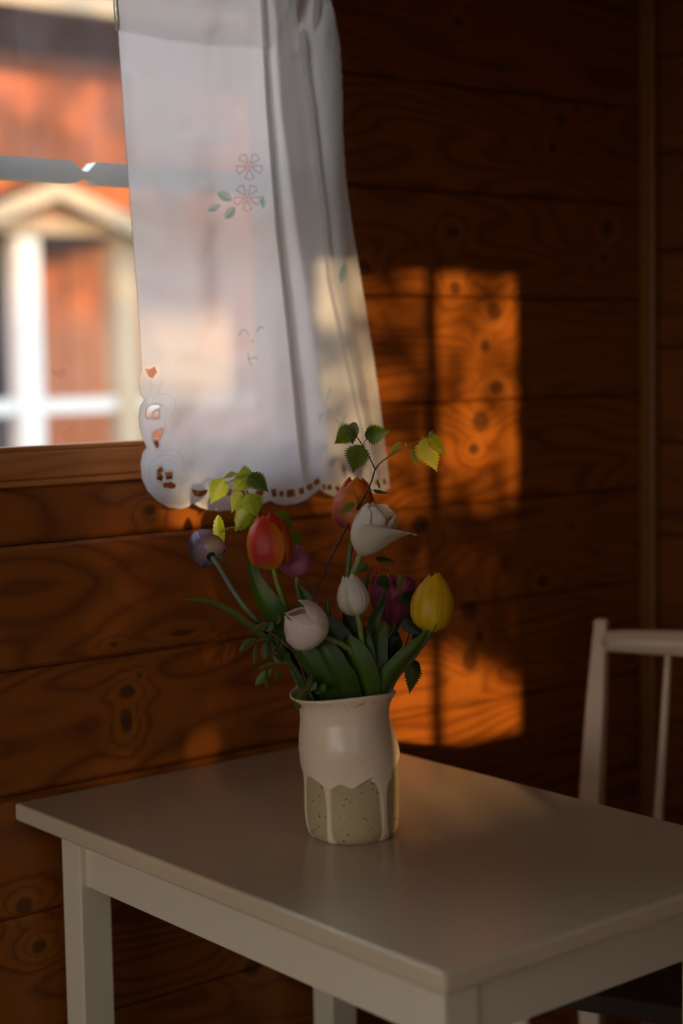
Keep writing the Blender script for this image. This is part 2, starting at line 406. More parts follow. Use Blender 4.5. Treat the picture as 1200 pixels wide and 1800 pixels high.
for ya in (W4[0], W4[1] - 0.05, (W4[0] + W4[1]) / 2 - 0.02): box('side_stile', -1.68, -1.63, ya, ya + 0.05, W4[2], W4[3], M_frame, w4)
box('window_pane', -1.656, -1.654, W4[0] + 0.05, W4[1] - 0.05, W4[2], W4[3], M_glass, w4)
portal('portal_left', (-1.76, -1.47, 1.22), 1.6, 2.1, (0, R(90), math.pi))
portal('portal_side', (XR + 0.16, -1.93, 1.5), 1.3, 1.0, (0, R(-90), math.pi))
portal('portal_back', (1.0, 0.2, 1.6), 2.2, 1.4, (R(90), 0, math.pi))
portal('portal_front', (0.26, FY - 0.2, 1.4), 1.1, 1.0, (R(-90), 0, math.pi))

# ------------------------------------------------------------------ outdoors
structure(box('ground', -40, 60, -40, 60, -0.75, -0.7, M_ground))
hs = thing('house', 'red wooden house with white porch posts, out of focus beyond the window', 'building')
HY = 9.0
def hb(name, x0, x1, y0, y1, z0, z1, mat, par=None, **kw): return box(name, x0, x1, y0, y1, z0, z1, mat, par or hs, **kw)
hb('wall', 0.5, 11.0, HY, HY + 4, -0.7, 4.1, M_red)
xk = 4.4
while xk < 8.4:                                     # batten strips over the board joints
    hb('batten', xk, xk + 0.03, HY - 0.022, HY, -0.6, 3.9, M_red); xk += 0.2
# roof with overhanging eave
obox('roof', [(0.2, HY - 1.4, 3.68), (11.3, HY - 1.4, 3.68), (11.3, HY + 3, 5.6), (0.2, HY + 3, 5.6)],
     [(0.2, HY - 1.4, 3.76), (11.3, HY - 1.4, 3.76), (11.3, HY + 3, 5.72), (0.2, HY + 3, 5.72)], M_roof, hs)
hb('fascia', 0.2, 11.3, HY - 1.45, HY - 1.40, 3.645, 3.78, M_beige_out)
hb('soffit', 0.2, 11.3, HY - 1.40, HY, 3.63, 3.67, M_roof)
# house window with white frame at the left
fw_ = hb('window_frame', 4.70, 5.99, HY - 0.07, HY, 0.55, 2.36, M_white_out)
hb('window_pane', 4.9, 5.90, HY - 0.085, HY - 0.07, 0.65, 2.22, M_dglass, fw_)
# porch
PY = 8.0
hb('porch_post', 5.42, 5.59, PY - 0.08, PY + 0.08, -0.7, 2.22, M_white_out)
hb('porch_post', 6.185, 6.36, PY - 0.08, PY + 0.08, -0.7, 2.24, M_beige_out)
hb('beam', 4.7, 6.42, PY - 0.10, PY + 0.10, 2.24, 2.33, M_beige_out)
hb('rail', 4.2, 7.6, PY - 0.04, PY + 0.03, 1.04, 1.14, M_white_out)
hb('rail', 4.2, 5.5, PY - 0.04, PY + 0.03, 0.40, 0.48, M_white_out)
ax, az = 5.63, 2.57
for sgn, ex, ez in ((-1, 4.80, 2.25), (1, 6.45, 2.26)):
    obox('gable_board', [(ax, PY - 0.30, az), (ax, PY - 0.30, az - 0.11), (ex, PY - 0.30, ez - 0.11), (ex, PY - 0.30, ez)],
         [(ax, PY - 0.26, az), (ax, PY - 0.26, az - 0.11), (ex, PY - 0.26, ez - 0.11), (ex, PY - 0.26, ez)], M_beige_out, hs)
    obox('porch_roof', [(ax, PY - 0.26, az), (ax, PY - 0.26, az - 0.05), (ex, PY - 0.26, ez - 0.05), (ex, PY - 0.26, ez)],
         [(ax, HY, az), (ax, HY, az - 0.05), (ex, HY, ez - 0.05), (ex, HY, ez)], M_roof, hs)
obox('gable_panel', [(ax, PY - 0.06, az - 0.12), (ax - 0.02, PY - 0.06, az - 0.12), (5.05, PY - 0.06, 2.24), (6.30, PY - 0.06, 2.24)],
     [(ax, PY, az - 0.12), (ax - 0.02, PY, az - 0.12), (5.05, PY, 2.24), (6.30, PY, 2.24)], M_gable, hs)
hb('porch_ceiling', 4.7, 6.40, PY, HY, 2.20, 2.26, M_roof)  # dark ceiling slab, its colour carries the shade under the beam

# trees toward the sun, out of view, whose leaves break up the light
def wallproj(p): k = -p[1] / SD.y; return p[0] + SD.x * k, p[2] + SD.z * k
G = lambda x, z, cx, cz, rx, rz: ((x - cx) / rx) ** 2 + ((z - cz) / rz) ** 2 < 1
SHADE = []
for px_, py_, rx_, ry_ in ((845, 525, 24, 42), (888, 500, 16, 26), (700, 560, 26, 80), (862, 660, 16, 34), (740, 640, 22, 130), (800, 660, 14, 60), (835, 850, 40, 18), (690, 740, 30, 40), (660, 480, 20, 30), (900, 640, 8, 30)):
    q = onY(px_, py_); q2 = onY(px_ + rx_, py_ + ry_); SHADE.append((q.x, q.z, abs(q2.x - q.x), abs(q2.z - q.z)))
def dens(xw, zw):  # leaf density, shaped so the sun leaves set patches on the wall
    if xw < 1.52:
        if 1.19 < xw < 1.46 and 1.315 - (xw - 1.24) * 0.15 < zw < 1.42 : return 0.0
        if G(xw, zw, 1.385, 1.135, 0.035, 0.05): return 0.0
        if G(xw, zw, 1.40, 0.78, 0.014, 0.035): return 0.0
        return 2.2
    if zw < 0.70: return 0.3
    lim = 0.865 - 0.10 * max(0, xw - 1.93) / 0.15
    if zw < lim: return 0.05
    if zw < 1.105: return 1.9
    if zw > 1.56: return 0.6
    if any(G(xw, zw, *b_) for b_ in SHADE): return 1.0
    return 0.62 if xw < 1.85 else 0.16
def leaf_quads(centres, size, out_v, out_f):
    for c in centres:
        a = Vector((rnd.gauss(0, 1), rnd.gauss(0, 1), rnd.gauss(0, 1))).normalized()
        b = a.cross(Vector((rnd.gauss(0, 1), rnd.gauss(0, 1), rnd.gauss(0, 1)))).normalized()
        s = size * rnd.uniform(0.6, 1.3); i = len(out_v)
        out_v += [c - a * s, c + b * s * 0.55, c + a * s, c - b * s * 0.55]; out_f.append((i, i + 1, i + 2, i + 3))
TY = -5.6
cs = []
for i in range(17000):
    xw, zw = rnd.uniform(1.08, 2.12), rnd.uniform(0.62, 1.57)
    if rnd.random() < min(1, dens(xw, zw) / 2.2):
        kk = (-(TY + rnd.uniform(-0.35, 0.35))) / SD.y
        cs.append(Vector((xw - SD.x * kk, -SD.y * kk, zw - SD.z * kk)))
V_, F_ = [], []; leaf_quads(cs, 0.021, V_, F_)
tr1 = thing('birch_shrub', 'unseen leafy birch toward the sun, its leaves placed to shape the light', 'shrub')
tube('trunk', [(-1.9, TY, -0.7), (-1.85, TY, 0.6), (-1.75, TY, 2.1)], 0.03, 0.012, M_bark, tr1, n=10, seg=8)
f_ = mesh('foliage', V_, F_, M_treeleaf, tr1); f_['kind'] = 'stuff'
V_, F_ = [], []
cs = []
for i in range(105):
    c = Vector((rnd.uniform(-3.6, -0.8), rnd.uniform(-8.6, -7.2), rnd.uniform(2.95, 6.2)))
    rr = rnd.uniform(0.12, 0.30)
    for j in range(int(420 * rr)): cs.append(c + Vector([rnd.gauss(0, rr * 0.55) for _ in range(3)]))
leaf_quads(cs, 0.05, V_, F_)
tr2 = thing('birch_tree', 'tall birch outside beyond the cabin, out of view', 'tree')
tube('trunk', [(-1.1, -7.9, -0.7), (-1.1, -7.9, 2.5), (-1.25, -7.9, 5.8)], 0.10, 0.03, M_bark, tr2, n=12, seg=10)
f_ = mesh('foliage', V_, F_, M_treeleaf, tr2); f_['kind'] = 'stuff'

# ------------------------------------------------------------------ table
TX0, TX1, TY0, TY1 = 1.081, 1.667, -0.877, -0.002
tb = thing('table', 'worn cream painted wooden table carrying the vase of tulips', 'table')
o = box('tabletop', TX0, TX1, TY0, TY1, 0.725, 0.75, M_table, tb, bevel=0.0045, seg=3)
LX = (TX0 + 0.050, TX1 - 0.098); LY = (TY0 + 0.055, TY1 - 0.087); LS = 0.049
for x in LX:
    for y in LY:
        box('leg', x, x + LS, y, y + LS, 0.0, 0.725, M_leg, tb, bevel=0.0025)
for x in (LX[0] + 0.010, LX[1] + 0.019):
    box('apron', x, x + 0.02, LY[0] + LS, LY[1], 0.639, 0.725, M_leg, tb, bevel=0.001)
for y in (LY[0] + 0.004, LY[1] + 0.019):
    box('apron', LX[0] + LS, LX[1], y, y + 0.02, 0.639, 0.725, M_leg, tb, bevel=0.001)

# ------------------------------------------------------------------ chair
ch = thing('chair', 'white painted wooden chair with spindle back behind the table', 'chair')
F = Vector((math.cos(R(200)), math.sin(R(200)), 0)); Lf = Vector((-F.y, F.x, 0)) * -1     # Lf points toward the window wall
if Lf.y < 0: Lf = -Lf
postT = P(1057, 1110, 0); dd_ = ray(1057, 1110).normalized(); postT = CAM + dd_ * ((0.905 - CAM.z) / dd_.z)
# keep the distance sensible
dist = 2.86; k_ = dist / ray(1057, 1100).length * 1.0
postT = CAM + ray(1057, 1100) * k_
ztop = postT.z + 0.012
lean = math.tan(R(9))
def cpt(s, f, z):        # s: metres toward the right post, f: forward, z: height
    fl_ = (ztop - z) * lean if z > 0.45 else (ztop - 0.45) * lean - (0.45 - z) * 0.10
    q = postT - Lf * s + F * (f + fl_); return Vector((q.x, q.y, z))
def post(s0):
    rows = [(0.0, 0.017), (0.45, 0.019), (0.6, 0.0185), (0.78, 0.0155), (ztop - 0.03, 0.0118), (ztop, 0.0108)]
    vs, fs = [], []
    for z, h in rows:
        for a, b in ((-1, -1), (1, -1), (1, 1), (-1, 1)): vs.append(cpt(s0 + a * h, b * h * 0.8, z))
    for i in range(len(rows) - 1):
        for kk in range(4): fs.append((i * 4 + kk, i * 4 + (kk + 1) % 4, i * 4 + 4 + (kk + 1) % 4, i * 4 + 4 + kk))
    fs += [(3, 2, 1, 0), tuple(range(len(vs) - 4, len(vs)))]
    bm = bmesh.new(); bv = [bm.verts.new(v) for v in vs]
    for f in fs: bm.faces.new([bv[i] for i in f])
    return bm_obj('back_post', bm, M_chair, ch, False, 0.003, 2)
CW = 0.37
post(0.0); post(CW)
# bowed crest rail
vs, fs = [], []; nn = 20
for i in range(nn + 1):
    s = 0.006 + (CW - 0.012) * i / nn; u = i / nn * 2 - 1; bow = -0.035 * (1 - u * u)
    zt = ztop - 0.018 + 0.004 * (1 - u * u); hh = 0.036 + 0.010 * (1 - u * u)
    for a, b in ((-0.006, 0), (0.009, -0.002), (0.012, -hh * 0.5), (0.009, -hh + 0.004), (0.0, -hh), (-0.008, -hh * 0.6)):
        vs.append(cpt(s, bow + a, zt + b))
for i in range(nn):
    for kk in range(6): fs.append((i * 6 + kk, i * 6 + (kk + 1) % 6, i * 6 + 6 + (kk + 1) % 6, i * 6 + 6 + kk))
fs += [tuple(range(6)), tuple(range(nn * 6, nn * 6 + 6))[::-1]]
mesh('crest_rail', vs, fs, M_chair, ch, True)
for i in range(3):
    s = CW * (i + 1) / 4 + 0.018 * (1 - i); u = s / CW * 2 - 1; bow = -0.032 * (1 - u * u)
    tube('spindle', [cpt(s, bow, ztop - 0.05), cpt(s, bow * 0.9, 0.72), cpt(s, bow * 0.7, 0.46)], 0.0058, 0.0085, M_chair, ch, n=8, seg=10)
sv = []
for s, f in ((-0.012, -0.02), (CW + 0.012, -0.02), (CW + 0.03, 0.40), (-0.03, 0.43)):
    q = postT - Lf * s + F * (f + (ztop - 0.45) * lean); sv.append((q.x, q.y))
obox('seat', [(x, y, 0.43) for x, y in sv], [(x, y, 0.46) for x, y in sv], M_seat, ch, bevel=0.006)
for s in (0.04, CW - 0.03):
    q = postT - Lf * s + F * (0.36 + (ztop - 0.45) * lean)
    tube('leg', [(q.x, q.y, 0.432), (q.x, q.y, 0.2), (q.x, q.y, 0.0)], 0.019, 0.014, M_chair, ch, n=4, seg=12)

# ------------------------------------------------------------------ vase
vz = thing('vase', 'stoneware vase with pale dripping glaze, full of tulips on the table', 'vase')
sil = [  # image y, left x, right x
    (1207, 516, 698), (1212, 519, 695.5), (1218, 525, 692), (1226, 530, 689), (1236, 533, 687), (1255, 534, 687), (1275, 531.5, 692), (1295, 529.5, 698.5),
    (1310, 529, 700.5), (1330, 531.5, 700.5), (1345, 534.5, 700), (1380, 537, 700), (1420, 538.5, 700), (1440, 540, 699.5), (1455, 544, 698), (1463, 548, 694), (1468, 553, 690)]
prof = []
for y, l, r in sil:
    c = P((l + r) / 2, y); prof.append((c.z, (r - l) / 2 * MPP * 1.004, (l + r) / 2))
ztopv = prof[0][0]; zbotv = prof[-1][0]
SX = 617.0
zz = np.array([0.75 + (p[0] - zbotv) / (ztopv - zbotv) * (ztopv - 0.75) for p in prof])[::-1]
rr_ = np.array([p[1] for p in prof])[::-1]; of = np.array([(p[2] - SX) * MPP for p in prof])[::-1]
NA, NZ = 300, 240
zs = np.linspace(0.75, ztopv, NZ)
rad = np.interp(zs, zz, rr_); off = np.interp(zs, zz, of)
ker = np.ones(7) / 7
rad = np.convolve(np.pad(rad, 3, mode='edge'), ker, 'valid'); off = np.convolve(np.pad(off, 3, mode='edge'), ker, 'valid')
rad[0] -= 0.003; rad[1] -= 0.0012
VCX = CAM + ray(SX, 1400) * (DEP / FPX); RTH = Vector((RT.x, RT.y, 0)).normalized(); FWH = Vector((FW.x, FW.y, 0)).normalized()
cxy = Vector((VCX.x, VCX.y, 0))
# align the axis: pass through the projection of the base centre
bq = CAM + ray(SX, 1466) * 1.0; dq = ray(SX, 1466); bq = CAM + dq * ((0.75 - CAM.z) / dq.z); cxy = Vector((bq.x, bq.y, 0))
th = np.linspace(0, 2 * np.pi, NA, endpoint=False)     # 0 = toward image right, -pi/2 toward camera
def hz(y): return P(SX, y).z
def pxang(x): return math.asin(max(-1, min(1, (x - SX) / 83.0)))   # angle from the camera-facing line, + = right
cam_ang = (th + np.pi / 2 + np.pi) % (2 * np.pi) - np.pi     # 0 facing camera, + right
bpts = [(-1.55, 1338), (pxang(541), 1347), (pxang(550), 1346), (pxang(562), 1352), (pxang(570), 1358), (pxang(584), 1366), (pxang(590), 1357), (pxang(602), 1352),
        (pxang(610), 1357), (pxang(620), 1362), (pxang(630), 1355), (pxang(640), 1349), (pxang(655), 1341), (pxang(663), 1346), (pxang(678), 1348), (pxang(688), 1337), (pxang(697), 1326), (1.5, 1316)]
b2 = bpts + [(2.1, 1350), (2.7, 1330)]; b0 = [(-2.7, 1345), (-2.1, 1330)]
allb = b0 + bpts + [(2.1, 1345), (2.7, 1335)]
yb = np.interp(cam_ang, [a for a, _ in allb], [b for _, b in allb])
kz = np.exp(-(np.arange(-6, 7) / 3.0) ** 2); kz /= kz.sum()
o_ = np.argsort(cam_ang); ys_ = np.convolve(np.pad(yb[o_], 6, mode='wrap'), kz, 'valid'); yb = yb.copy(); yb[o_] = ys_
zb_ = np.array([hz(y) for y in yb])
drips = [(pxang(538.5), 0.04, 1474, -0.10), (pxang(576.5), 0.062, 1468, -0.045), (pxang(671.5), 0.085, 1468, 0.16), (2.2, 0.08, 1440, 0.0), (-2.3, 0.08, 1450, 0.0), (2.9, 0.1, 1420, 0)]
TH, ZZ = np.meshgrid(cam_ang, zs)
gm = 1 / (1 + np.exp(-(ZZ - zb_[None, :]) / 0.0006))
edge_d = (ZZ - zb_[None, :])
for a0, wdt, ye, sl_ in drips:
    ze = hz(ye); ztp = hz(1350)
    fr_ = np.clip((ztp - ZZ) / (ztp - ze), 0, 1)
    cen = a0 + sl_ * fr_ ** 3; w_ = wdt * (1.15 - 0.35 * np.sin(fr_ * 3.0) + 0.55 * np.exp(-((fr_ - 0.93) / 0.1) ** 2) + 1.6 * np.exp(-fr_ / 0.05))
    w_ = w_ * 1.12
    mm = 1 / (1 + np.exp((np.abs(TH - cen) - w_) / 0.010)) * (1 / (1 + np.exp(-(ZZ - ze) / 0.0008))) * (ZZ < ztp + 0.01)
    gm = np.maximum(gm, mm)
roll = np.exp(-(np.clip(edge_d, 0, 1) / 0.006)) * (edge_d > 0)
bump_ = gm * 0.0016 + gm * roll * 0.0012
wob = 0.0012 * np.sin(2 * TH + ZZ * 30) + 0.0008 * np.sin(3 * TH + 1.3 - ZZ * 50) + 0.0016 * np.exp(-((TH - 0.12) / 0.35) ** 2) * np.exp(-((ZZ - hz(1290)) / 0.02) ** 2)
RRR = rad[:, None] + bump_ + wob
X = cxy.x + RTH.x * (off[:, None] + RRR * np.sin(TH)) - FWH.x * RRR * np.cos(TH)
Y = cxy.y + RTH.y * (off[:, None] + RRR * np.sin(TH)) - FWH.y * RRR * np.cos(TH)
rimw = 0.0035 * np.sin(TH[-1] * 2 + 0.6)                       # slightly wavy rim
Zv = ZZ + np.clip((ZZ - hz(1250)) / (ztopv - hz(1250)), 0, 1) ** 2 * rimw[None, :]
V = np.stack([X, Y, Zv], -1).reshape(-1, 3).tolist()
C_ = gm.reshape(-1)
# inner wall
inner = []
for j, (dr, k_) in enumerate(((0.0012, NZ - 1), (0.0032, NZ - 2), (0.0042, NZ - 8), (0.0045, NZ - 30), (0.0045, NZ - 90), (0.0045, 8))):
    r2 = RRR[k_] - dr
    zz2 = Zv[k_] + (0.0012 if j == 0 else 0.0)
    inner.append(np.stack([cxy.x + RTH.x * (off[k_] + r2 * np.sin(cam_ang)) - FWH.x * r2 * np.cos(cam_ang),
                           cxy.y + RTH.y * (off[k_] + r2 * np.sin(cam_ang)) - FWH.y * r2 * np.cos(cam_ang), zz2], -1))
V += np.concatenate(inner).tolist()
nr = NZ + len(inner); fs = []
for i in range(nr - 1):
    for j in range(NA):
        fs.append((i * NA + j, i * NA + (j + 1) % NA, (i + 1) * NA + (j + 1) % NA, (i + 1) * NA + j))
fs.append(tuple(range(NA))[::-1]); fs.append(tuple(range((nr - 1) * NA, nr * NA)))
gmc = np.concatenate([C_, np.ones(len(inner) * NA)])
t = NT('stoneware_and_glaze')
at = t.n('ShaderNodeAttribute', attribute_name='col'); gfac = t.n('ShaderNodeSeparateColor'); t.l(at.outputs['Color'], gfac.inputs[0]); gf = gfac.outputs[0]
pos = t.n('ShaderNodeNewGeometry').outputs['Position']
vo = t.n('ShaderNodeTexVoronoi'); vo.inputs['Scale'].default_value = 210; t.l(pos, vo.inputs['Vector'])
sz = t.noise(pos, 160.0, 0.0)
spk = t.mr(t.math('SUBTRACT', vo.outputs['Distance'], t.mr(sz, 0.40, 0.72, 0.02, 0.26)), 0.0, 0.04, 1.0, 0.0)
fine = t.noise(pos, 900.0, 2.0)
clay = t.mix(t.math('MULTIPLY', fine, 0.4), (0.44, 0.34, 0.17, 1), (0.33, 0.25, 0.12, 1))
clay = t.mix(spk, clay, (0.05, 0.03, 0.015, 1))
mott = t.noise(pos, 1100.0, 3.0, 0.7); big = t.noise(pos, 30.0, 3.0)
glz = t.mix(t.mr(mott, 0.45, 0.75, 0.0, 0.5), (0.82, 0.64, 0.44, 1), (0.58, 0.40, 0.26, 1))
glz = t.mix(t.mr(big, 0.4, 0.8, 0.0, 0.5), glz, (0.74, 0.53, 0.38, 1))
spz = t.n('ShaderNodeSeparateXYZ'); t.l(pos, spz.inputs[0])
rim = t.math('MULTIPLY', t.mr(t.math('ABSOLUTE', t.math('SUBTRACT', spz.outputs[2], ztopv - 0.006)), 0.0, 0.004, 1.0, 0.0), t.mr(t.noise(pos, 120.0, 3.0), 0.55, 0.68))
glz = t.mix(rim, glz, (0.16, 0.10, 0.06, 1))
colr = t.mix(gf, clay, glz)
hgt = t.math('ADD', t.math('MULTIPLY', fine, 0.5), t.math('MULTIPLY', big, 0.6))
M_vase = t.done(t.principled(colr, t.math('MULTIPLY_ADD', gf, -0.25, 0.55), 0.5, t.bump(hgt, 0.12, 0.001)))
vo_ = mesh('body', V, fs, M_vase, vz, True, [(g_, g_, g_) for g_ in gmc])

# ------------------------------------------------------------------ curtain rod and curtain
RZ = onY(400, -62, -0.097).z
rod = thing('curtain_rod', 'thin brass rod carrying the white curtain', 'curtain rod')
tube('rod', [(0.2, -0.097, RZ), (1.0, -0.097, RZ), (1.57, -0.097, RZ)], 0.0045, 0.0045, M_rod, rod, n=6, seg=12)
for x in (0.24, 1.50):
    box('bracket', x - 0.006, x + 0.006, -0.104, -0.0005, RZ - 0.008, RZ + 0.008, M_rod, rod, bevel=0.001)

ST = 1.3
gx = np.arange(190, 708, ST); gy = np.arange(-72, 906, ST)
GX, GY = np.meshgrid(gx, gy)
outline = [(199, -72), (202, 0), (206, 50), (212, 140), (222, 290), (232, 420), (240, 520), (245, 600), (247, 640), (248, 648), (244, 662), (243, 680), (247, 695), (252, 703), (245, 714),
           (242.5, 732), (245, 758), (251, 775), (256, 786), (249, 796), (245.5, 815), (248, 842), (258, 864), (276, 882), (297, 894), (318, 896), (332, 892), (340, 886),
           (350, 893), (366, 898), (386, 899.5), (405, 898), (432, 895), (455, 890), (475, 881), (485, 887), (499, 889.5), (520, 887), (540, 879), (553, 869), (561, 861),
           (570, 868), (585, 874), (603, 875), (618, 870), (630, 862), (640, 866), (658, 869), (672, 867), (686, 859), (683, 830), (676, 770), (667, 700), (656, 620), (643, 540), (631, 465),
           (620, 400), (609, 320), (603, 230), (602, 150), (598, 80), (588, 20), (575, -20), (570, -72)]
def inpoly(px, py, poly):
    ins = np.zeros(px.shape, bool); n = len(poly)
    for i in range(n):
        x1, y1 = poly[i]; x2, y2 = poly[(i + 1) % n]
        if y1 == y2: continue
        c = ((y1 > py) != (y2 > py)) & (px < (x2 - x1) * (py - y1) / (y2 - y1) + x1)
        ins ^= c
    return ins
def polydist(px, py, poly, closed=True):
    d = np.full(px.shape, 1e9); n = len(poly)
    for i in range(n if closed else n - 1):
        x1, y1 = poly[i]; x2, y2 = poly[(i + 1) % n]
        vx, vy = x2 - x1, y2 - y1; L = vx * vx + vy * vy + 1e-9
        tt = np.clip(((px - x1) * vx + (py - y1) * vy) / L, 0, 1)
        d = np.minimum(d, np.hypot(px - x1 - tt * vx, py - y1 - tt * vy))
    return d
inside = inpoly(GX, GY, outline)
dout = polydist(GX, GY, outline)
sdf_line = np.interp(GY, [-72, 0, 200, 400, 600, 800, 900], [458, 463, 474, 490, 512, 532, 545])   # main fold ridge
sdf_line2 = np.interp(GY, [-72, 76, 200, 382, 490, 735, 880], [505, 531, 548, 571, 580, 634, 668])  # second ridge
ledge = np.interp(GY, [-72, 0, 290, 600, 700, 900], [199, 202, 222, 245, 247, 255]); redge = np.interp(GY, [-72, 0, 150, 320, 540, 700, 860], [570, 583, 602, 609, 643, 667, 686])
def g1(d, w): return np.exp(-(d / w) ** 2)
def sst(a, b, x): q = np.clip((x - a) / (b - a), 0, 1); return q * q * (3 - 2 * q)
wid = np.interp(GY, [-72, 200, 500, 900], [14, 18, 34, 52]); d_ = GX - sdf_line
dep = 0.020 * sst(-6, 1, d_) * (1 - sst(2, wid * 1.25, d_)) \
    + 0.011 * sst(-7, 1, GX - sdf_line2) * (1 - sst(2, 26, GX - sdf_line2)) - 0.012 * g1(GX - (sdf_line + sdf_line2) / 2 - 2, 22)
bl = np.clip((sdf_line - GX) / 40, 0, 1)
un = (GX - ledge) / (sdf_line - ledge)
dep += bl * (0.005 * np.sin(un * 9 + GY / 260) + 0.003 * np.sin(un * 17 - GY / 140 + 1) + 0.0025 * np.sin((GX * 0.7 + GY) / 46) * np.sin(GX / 57 + 1))
dep += bl * 0.008 * g1(GX - np.interp(GY, [0, 400, 900], [385, 400, 330]), 30) * np.clip(GY / 500, 0.2, 1)
un2 = (GX - sdf_line2) / (redge - sdf_line2 + 1)
dep += np.clip((GX - sdf_line2) / 8, 0, 1) * (0.006 * np.sin(un2 * 5.0 + GY / 330) + 0.0015 * np.sin(un2 * 11 + GY / 110))
# creases
for (xa, ya, xb, yb2, a_) in ((210, 215, 300, 240, 0.0014), (300, 240, 460, 180, 0.002), (215, 400, 262, 470, 0.002), (262, 470, 360, 460, 0.002), (360, 460, 400, 380, 0.002),
                              (330, 740, 430, 600, 0.003), (350, 860, 420, 700, 0.004), (240, 900, 340, 690, 0.003), (225, 20, 240, 160, 0.0015), (545, 380, 590, 700, 0.004), (600, 520, 640, 800, 0.004),
                              (560, 700, 590, 870, 0.006), (300, 60, 260, 330, 0.0015), (375, 60, 380, 350, 0.003), (400, 560, 380, 800, 0.0025)):
    dd = polydist(GX, GY, [(xa, ya), (xb, yb2)], False); dep += a_ * 0.6 * np.exp(-(dd / 13.0) ** 2)
# gathers at the rod pocket
gat = np.clip((110 - GY) / 110, 0, 1) * np.clip((GX - 470) / 20, 0, 1)
dep += gat * (0.010 * np.sin((GX + GY * 0.35) / 7.5) + 0.004 * np.sin(GX / 3.4))
band = np.interp(GX, [200, 250, 300, 380, 465, 480, 500, 520, 600], [50, 60, 70, 79, 83, 80, 72, 64, 82]) + np.where(GX > 470, 6 * np.sin(GX / 9), 0)
header = GY < band
dep += header * 0.0018
# the pocket wraps in front of the rod
dep += 0.010 * np.exp(-((GY + 62) / 22) ** 2)
from_n = nrs.rand(40, 24)
cs_ = np.zeros_like(dep)
yi = (GY + 72) / 980 * 37; xi = (GX - 190) / 520 * 21
y0 = yi.astype(int); x0 = xi.astype(int); fy = yi - y0; fx = xi - x0
fy = fy * fy * (3 - 2 * fy); fx = fx * fx * (3 - 2 * fx)
cs_ = (from_n[y0, x0] * (1 - fx) + from_n[y0, x0 + 1] * fx) * (1 - fy) + (from_n[y0 + 1, x0] * (1 - fx) + from_n[y0 + 1, x0 + 1] * fx) * fy
dep += (cs_ - 0.5) * 0.0035
YP = -0.092 - dep
# world coords
DXc = RT.x * (GX - 600) + DN.x * (GY - 900) + FW.x * FPX
DYc = RT.y * (GX - 600) + DN.y * (GY - 900) + FW.y * FPX
DZc = RT.z * (GX - 600) + DN.z * (GY - 900) + FW.z * FPX
kk = (YP - CAM.y) / DYc
WX, WY, WZ = CAM.x + DXc * kk, YP, CAM.z + DZc * kk
# cut-work holes
def tri(*p): return list(p)
holes = [[(255, 648), (262, 650), (272, 645), (275, 654), (268, 664), (262, 661)],
         [(259, 733), (258, 722), (264, 714), (273, 712), (281, 714), (271, 719), (266, 724), (268, 733)], [(270, 726), (277, 722), (278, 734), (270, 735)],
         [(286, 754), (272, 761), (269, 771), (275, 786), (277, 786), (278, 775)],
         [(283, 820), (276, 829), (277, 842), (284, 845), (286, 838), (282, 832), (286, 826)], [(291, 831), (302, 830), (303, 841), (293, 842)], [(287, 850), (301, 848), (309, 853), (306, 858), (288, 857)],
         [(338, 861), (350, 864), (365, 861), (362, 868), (352, 873), (343, 871)], [(373, 863), (385, 861), (387, 869), (377, 872)], [(396, 862), (406, 861), (405, 870), (399, 871)],
         [(420, 864), (428, 862), (432, 871), (423, 872)], [(450, 864), (462, 862), (463, 870), (452, 872)], [(477, 861), (484, 860), (486, 872), (479, 873)], [(491, 865), (497, 863), (498, 872), (493, 873)],
         [(504, 862), (516, 860), (518, 872), (505, 874)], [(526, 859), (533, 857), (534, 867), (527, 869)], [(539, 854), (548, 850), (549, 859), (540, 862)], [(552, 845), (560, 841), (561, 849), (553, 853)],
         [(567, 852), (571, 851), (572, 860), (568, 861)], [(575, 853), (582, 852), (583, 860), (576, 861)], [(590, 856), (596, 855), (597, 862), (591, 863)], [(604, 857), (610, 856), (611, 863), (605, 864)],
         [(660, 844), (664, 842), (665, 851), (661, 852)], [(672, 843), (677, 841), (679, 850), (674, 852)], [(643, 850), (648, 848), (649, 857), (644, 858)]]
hm = np.zeros_like(inside); dh = np.full(GX.shape, 1e9)
for hpoly in holes:
    xs = [p[0] for p in hpoly]; ys = [p[1] for p in hpoly]
    bx_ = (GX > min(xs) - 12) & (GX < max(xs) + 12) & (GY > min(ys) - 12) & (GY < max(ys) + 12)
    hm |= bx_ & inpoly(GX, GY, hpoly); dh = np.where(bx_, np.minimum(dh, polydist(GX, GY, hpoly)), dh)
keep = inside & ~hm
# print and stitching colours
colr_ = np.ones(GX.shape + (3,)) * np.array([0.86, 0.87, 0.87]); thick = np.zeros(GX.shape)
def paintc(mask, c):
    mk = np.clip(mask, 0, 1)[..., None]; colr_[:] = colr_ * (1 - mk) + np.array(c) * mk
def line(pts, wd, c, a=1.0): paintc(a * np.clip(1.2 - polydist(GX, GY, pts, False) / wd, 0, 1), c)
def lf(cx, cy, L, W_, ang, c, a=0.95):
    ca, sa = math.cos(ang), math.sin(ang); u = ((GX - cx) * ca + (GY - cy) * sa) / L; v = (-(GX - cx) * sa + (GY - cy) * ca) / W_
    mk = np.clip((1 - u * u - np.abs(v)) * 6, 0, 1) * (np.abs(u) < 1); paintc(mk * a * (0.65 + 0.35 * (v > 0)), c)
teal = (0.16, 0.52, 0.47)
lf(395, 345, 16, 9, 0.5, teal); lf(376, 365, 14, 7, -0.45, teal, 0.85); lf(404, 374, 15, 9, -0.9, teal); lf(462, 355, 13, 4.5, 1.5, teal)
pur = (0.28, 0.18, 0.24)
